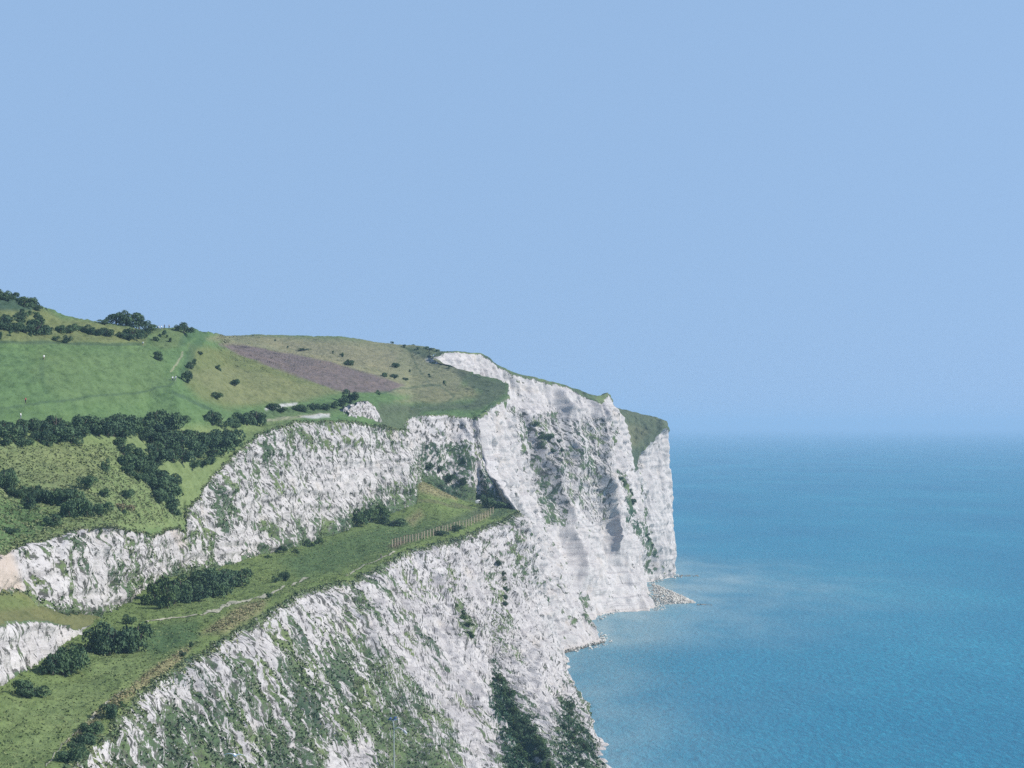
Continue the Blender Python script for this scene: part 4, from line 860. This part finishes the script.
person(UP, 43, 360, M_white, M_khaki, 'lone walker in a white top high in the mown field', walk=True, face=.4)
person(UP, 20, 419, M_white, M_grey, 'walker in a white top just above the left end of the thicket', face=1.2)
person(UP, 25, 403, M_red, M_black, 'tiny walker in red in the lower left of the mown field', walk=True)
person(UP, 143, 346, M_white, M_khaki, 'walker in white on the path under the skyline grove', walk=True, face=2.5)
person(TE, 381, 559, M_black, M_navy, 'person in dark clothes on the white path near the post fence', face=1.0, walk=True)
for k, (px, py, a, b_, lb) in enumerate([(158.5, 330, M_white, M_navy, 'leftmost hiker on the ridge crest, white top'), (161.5, 330, M_white, M_grey, 'hiker in white, second from the left on the ridge crest'), (164.5, 329, M_navy, M_black, 'hiker in dark clothes, middle of the ridge group'),
                                         (169, 329, M_grey, M_black, 'hiker in grey at the right of the ridge group'), (184, 330, M_white, M_khaki, 'walker in white standing under the lone ridge tree, on the left'), (187.5, 330, M_white, M_navy, 'walker in white standing under the lone ridge tree, on the right')]):
    person(UP, px, py, a, b_, lb, 'hikers on the ridge', face=k * 1.1, walk=bool(k % 2))

# ------------------------------------------------------------------ post fence along the end of the terrace
M_post = plain('weathered_post', (.42, .34, .24)); M_wire = plain('rusty_wire', (.16, .10, .07))
root = bpy.data.objects.new('post_fence', None); C.objects.link(root); tagit(root, 'row of tall weathered fence posts with wires along the rim at the terrace end', 'fence')
fp = np.array([(392, 547), (405, 543.5), (420, 540), (445, 533), (470, 525.5), (484, 519), (493, 513.5)], float); tt = np.r_[0, np.cumsum(np.hypot(*np.diff(fp, axis=0).T))]
heads = []
wv, wf = [], []
org = None
for k in range(36):
    q = tt[-1] * k / 35; p, _ = TE.at(np.interp(q, tt, fp[:, 0]), np.interp(q, tt, fp[:, 1]))
    if org is None: org = p.copy(); root.location = org
    v, f = [], []; h = random.uniform(2.5, 3.0); lx, ly = random.uniform(-.15, .15), random.uniform(-.2, .2)
    tube(v, f, [(0, 0, -.4), (lx * .5, ly * .5, h * .5), (lx, ly, h), (lx, ly, h + .05)], [.155, .15, .14, .06], 7)
    me = bpy.data.meshes.new('post'); me.from_pydata(v, [], f); me.materials.append(M_post); o = bpy.data.objects.new('post', me); C.objects.link(o); o.parent = root; o.location = p - org
    heads.append((p - org, lx, ly, h))
for fr in (.3, .62, .93):
    for (a, ax, ay, ah), (b_, bx, by, bh) in zip(heads[:-1], heads[1:]):
        A = a + R3(ax * fr, ay * fr, ah * fr); B = b_ + R3(bx * fr, by * fr, bh * fr)
        for dz in (0, .04):
            pass
        n0 = len(wv); wv += [tuple(A + R3(0, 0, -.03)), tuple(A + R3(0, 0, .03)), tuple(B + R3(0, 0, .03)), tuple(B + R3(0, 0, -.03)), tuple(A + R3(.04, 0, 0)), tuple(B + R3(.04, 0, 0))]
        wf += [(n0, n0 + 3, n0 + 2, n0 + 1), (n0, n0 + 4, n0 + 5, n0 + 3), (n0 + 1, n0 + 2, n0 + 5, n0 + 4)]
me = bpy.data.meshes.new('wire'); me.from_pydata(wv, [], wf); me.materials.append(M_wire); o = bpy.data.objects.new('wire', me); C.objects.link(o); o.parent = root

# ------------------------------------------------------------------ lamp mast at the cliff foot and the gull
M_steel = plain('galvanised_steel', (.42, .44, .45), .5, .1); M_blue = plain('blue_enamel', (.05, .10, .26), .5, .15)
mast = bpy.data.objects.new('lamp_mast', None); C.objects.link(mast); D = 640.0; top = W(394, 729, D)
mk_, _ = LC.at(394, 900) if False else (None, None)
near = LC.P.reshape(-1, 3); j = np.argmin((near[:, 0] - top[0]) ** 2 + (near[:, 1] - D) ** 2); gz = near[j, 2]
mast.location = (top[0], D, gz - .5); Hm = top[2] - gz + .5
tagit(mast, 'slim grey lamp mast with curved arm and blue top before the lower cliff', 'lamp post')
def part(name, v, f, m, parent):
    me = bpy.data.meshes.new(name); me.from_pydata(v, [], f); me.shade_smooth(); me.materials.append(m); o = bpy.data.objects.new(name, me); C.objects.link(o); o.parent = parent; return o
v, f = [], []; tube(v, f, [(0, 0, 0), (0, 0, Hm * .5), (0, 0, Hm)], [.16, .11, .08], 10); part('pole', v, f, M_steel, mast)
def rod(pts, rad, n=8):
    v, f = [], []; pts = [Vector(p_) for p_ in pts]
    for k, p_ in enumerate(pts):
        d = (pts[min(k + 1, len(pts) - 1)] - pts[max(k - 1, 0)]).normalized(); a = d.orthogonal().normalized(); b_ = d.cross(a); r_ = rad[k] if isinstance(rad, list) else rad
        for q in range(n):
            t_ = 6.2832 * q / n; v.append(tuple(p_ + a * r_ * math.cos(t_) + b_ * r_ * math.sin(t_)))
    for k in range(len(pts) - 1):
        for q in range(n): f.append((k * n + q, k * n + (q + 1) % n, (k + 1) * n + (q + 1) % n, (k + 1) * n + q))
    f.append(tuple(range(n))[::-1]); f.append(tuple(range((len(pts) - 1) * n, len(pts) * n)))
    return v, f
part('arm', *rod([(0, 0, Hm - .3), (.35, 0, Hm + .15), (1.0, 0, Hm + .35), (1.6, 0, Hm + .1), (2.3, 0, Hm - .5)], .10), M_steel, mast)
v, f = rod([(2.0, 0, Hm - .25), (2.4, 0, Hm - .6), (2.85, 0, Hm - 1.0)], [.16, .28, .2]); part('lamp_head', v, f, M_steel, mast)
v, f = rod([(0, 0, Hm - .2), (-.1, 0, Hm + 1.2), (-.3, 0, Hm + 1.9)], .08); part('finial', v, f, M_steel, mast)
for dx, dz in ((-.8, 2.3), (.3, 2.5)):
    v, f = rod([(dx - .35, 0, Hm + dz - .35), (dx - .1, 0, Hm + dz), (dx + .3, 0, Hm + dz + .15)], [.1, .24, .12]); part('blue_lamp', v, f, M_blue, mast)
v, f = rod([(-1.4, 0, Hm + 2.0), (-.3, 0, Hm + 1.95), (.8, 0, Hm + 2.1)], .07); part('crossbar', v, f, M_blue, mast)

M_gull = plain('gull_feathers', (.78, .78, .77), .7, .05)
gp = W(235, 755, 190)
def wing_mesh(sgn):
    v, f = [], []
    prof = [(0.05, .10, -.13, 0, .035), (.20, .13, -.10, .05, .028), (.36, .11, -.07, .055, .02), (.52, .03, -.09, .02, .013), (.68, -.09, -.14, -.03, .005)]
    for (x_, le, tr_, z_, th) in prof: v += [(sgn * x_, -le, z_), (sgn * x_, (-le - tr_) / 2, z_ + th), (sgn * x_, -tr_, z_), (sgn * x_, (-le - tr_) / 2, z_ - th * .5)]
    for k in range(4):
        for q in range(4): f.append((k * 4 + q, k * 4 + (q + 1) % 4, k * 4 + 4 + (q + 1) % 4, k * 4 + 4 + q))
    f += [(16, 17, 18, 19)]; return v, f
v, f = [], []; body = [(-.30, .012, .02), (-.24, .045, .02), (-.18, .042, .02), (-.10, .075, 0), (.0, .085, -.01), (.12, .06, 0), (.22, .03, .01), (.34, .045, .01)]
for (y_, r_, z_) in body:
    for q in range(10):
        a = 6.2832 * q / 10; hh = r_ if y_ < .3 else .008; v.append((r_ * 1.0 * math.cos(a), y_, z_ + hh * math.sin(a)))
for k in range(len(body) - 1):
    for q in range(10): f.append((k * 10 + q, k * 10 + (q + 1) % 10, (k + 1) * 10 + (q + 1) % 10, (k + 1) * 10 + q))
f += [tuple(range(10)), tuple(range(70, 80))]
for sg in (-1, 1):
    n0 = len(v); a, b_ = wing_mesh(sg); v += a; f += [tuple(i_ + n0 for i_ in q) for q in b_]
me = bpy.data.meshes.new('gull'); me.from_pydata(v, [], f); me.shade_smooth(); me.materials.append(M_gull); gull = bpy.data.objects.new('gull', me); C.objects.link(gull)
gull.location = gp; gull.rotation_euler = (math.radians(-14), math.radians(3), math.radians(-12)); gull.scale = (1.2,) * 3; tagit(gull, 'white gull gliding with spread wings in front of the lower cliff', 'gull')
bk, bf = rod([(0, -.29, .02), (0, -.33, .018), (0, -.36, .008)], [.014, .011, .003]); part('beak', bk, bf, plain('yellow_beak', (.5, .33, .04)), gull)

# ------------------------------------------------------------------ air, sky, sun, camera
bx = 200000.0; z0, z1 = -6.0, 178.0; y0, y1 = -400.0, 410000.0
me = bpy.data.meshes.new('haze'); me.from_pydata([(-bx, y0, z0), (bx, y0, z0), (bx, y1, z0), (-bx, y1, z0), (-bx, y0, z1), (bx, y0, z1), (bx, y1, z1), (-bx, y1, z1)], [], [(3, 2, 1, 0), (4, 5, 6, 7), (0, 1, 5, 4), (1, 2, 6, 5), (2, 3, 7, 6), (3, 0, 4, 7)])
m = bpy.data.materials.new('haze'); m.use_nodes = True; nt = m.node_tree; nt.nodes.clear(); o_ = nt.nodes.new('ShaderNodeOutputMaterial'); pv = nt.nodes.new('ShaderNodeVolumePrincipled'); nt.links.new(pv.outputs[0], o_.inputs['Volume'])
pv.inputs['Color'].default_value = (.42, .60, .77, 1); pv.inputs['Density'].default_value = 6.5e-5; pv.inputs['Anisotropy'].default_value = .0
me.materials.append(m); hz = bpy.data.objects.new('haze', me); C.objects.link(hz); hz['kind'] = 'stuff'

S = Vector((.90, -.10, .63)).normalized()
el = math.asin(S.z); az = math.atan2(S.x, S.y)
w = bpy.data.worlds.new('World'); bpy.context.scene.world = w; w.use_nodes = True; nt = w.node_tree; nt.nodes.clear()
o_ = nt.nodes.new('ShaderNodeOutputWorld'); bg = nt.nodes.new('ShaderNodeBackground'); sk = nt.nodes.new('ShaderNodeTexSky'); sk.sky_type = 'NISHITA'; sk.sun_disc = False
sk.sun_elevation = el; sk.sun_rotation = az; sk.altitude = 100; sk.air_density = 1.0; sk.dust_density = .1; sk.ozone_density = 4.0
tc = nt.nodes.new('ShaderNodeTexCoord'); mp = nt.nodes.new('ShaderNodeMapping'); mp.inputs['Scale'].default_value = (1, 1, .12); mp.inputs['Location'].default_value = (0, 0, .25)
nt.links.new(tc.outputs['Generated'], mp.inputs['Vector']); nm = nt.nodes.new('ShaderNodeVectorMath'); nm.operation = 'NORMALIZE'; nt.links.new(mp.outputs[0], nm.inputs[0]); nt.links.new(nm.outputs[0], sk.inputs['Vector'])
tint = nt.nodes.new('ShaderNodeMix'); tint.data_type = 'RGBA'; tint.blend_type = 'MULTIPLY'; tint.inputs[0].default_value = 1; tint.inputs[7].default_value = (.985, .875, .80, 1)
nt.links.new(sk.outputs[0], tint.inputs[6]); nt.links.new(tint.outputs[2], bg.inputs[0]); nt.links.new(bg.outputs[0], o_.inputs[0]); bg.inputs[1].default_value = .15
l = bpy.data.lights.new('sun', 'SUN'); l.energy = 4.3; l.angle = math.radians(.6); l.color = (1, .95, .88); so = bpy.data.objects.new('sun', l); C.objects.link(so); so.rotation_euler = (-S).to_track_quat('-Z', 'Y').to_euler()
cam = bpy.data.cameras.new('camera'); cam.sensor_width = 36; cam.lens = F / 1024 * 36; cam.shift_y = (HY - 384) / 1024; cam.clip_start = 1; cam.clip_end = 900000
co = bpy.data.objects.new('camera', cam); C.objects.link(co); co.location = (0, 0, H); co.rotation_euler = (math.radians(90), 0, 0)
sc = bpy.context.scene; sc.camera = co
sc.view_settings.view_transform = 'Standard'; sc.view_settings.look = 'None'; sc.view_settings.exposure = .5; sc.view_settings.gamma = 1; sc.view_settings.use_curve_mapping = False
sc.cycles.max_bounces = 5; sc.cycles.diffuse_bounces = 3; sc.cycles.volume_bounces = 1; sc.cycles.use_denoising = False; sc.cycles.denoising_input_passes = 'RGB_ALBEDO_NORMAL'; sc.cycles.denoising_prefilter = 'ACCURATE'
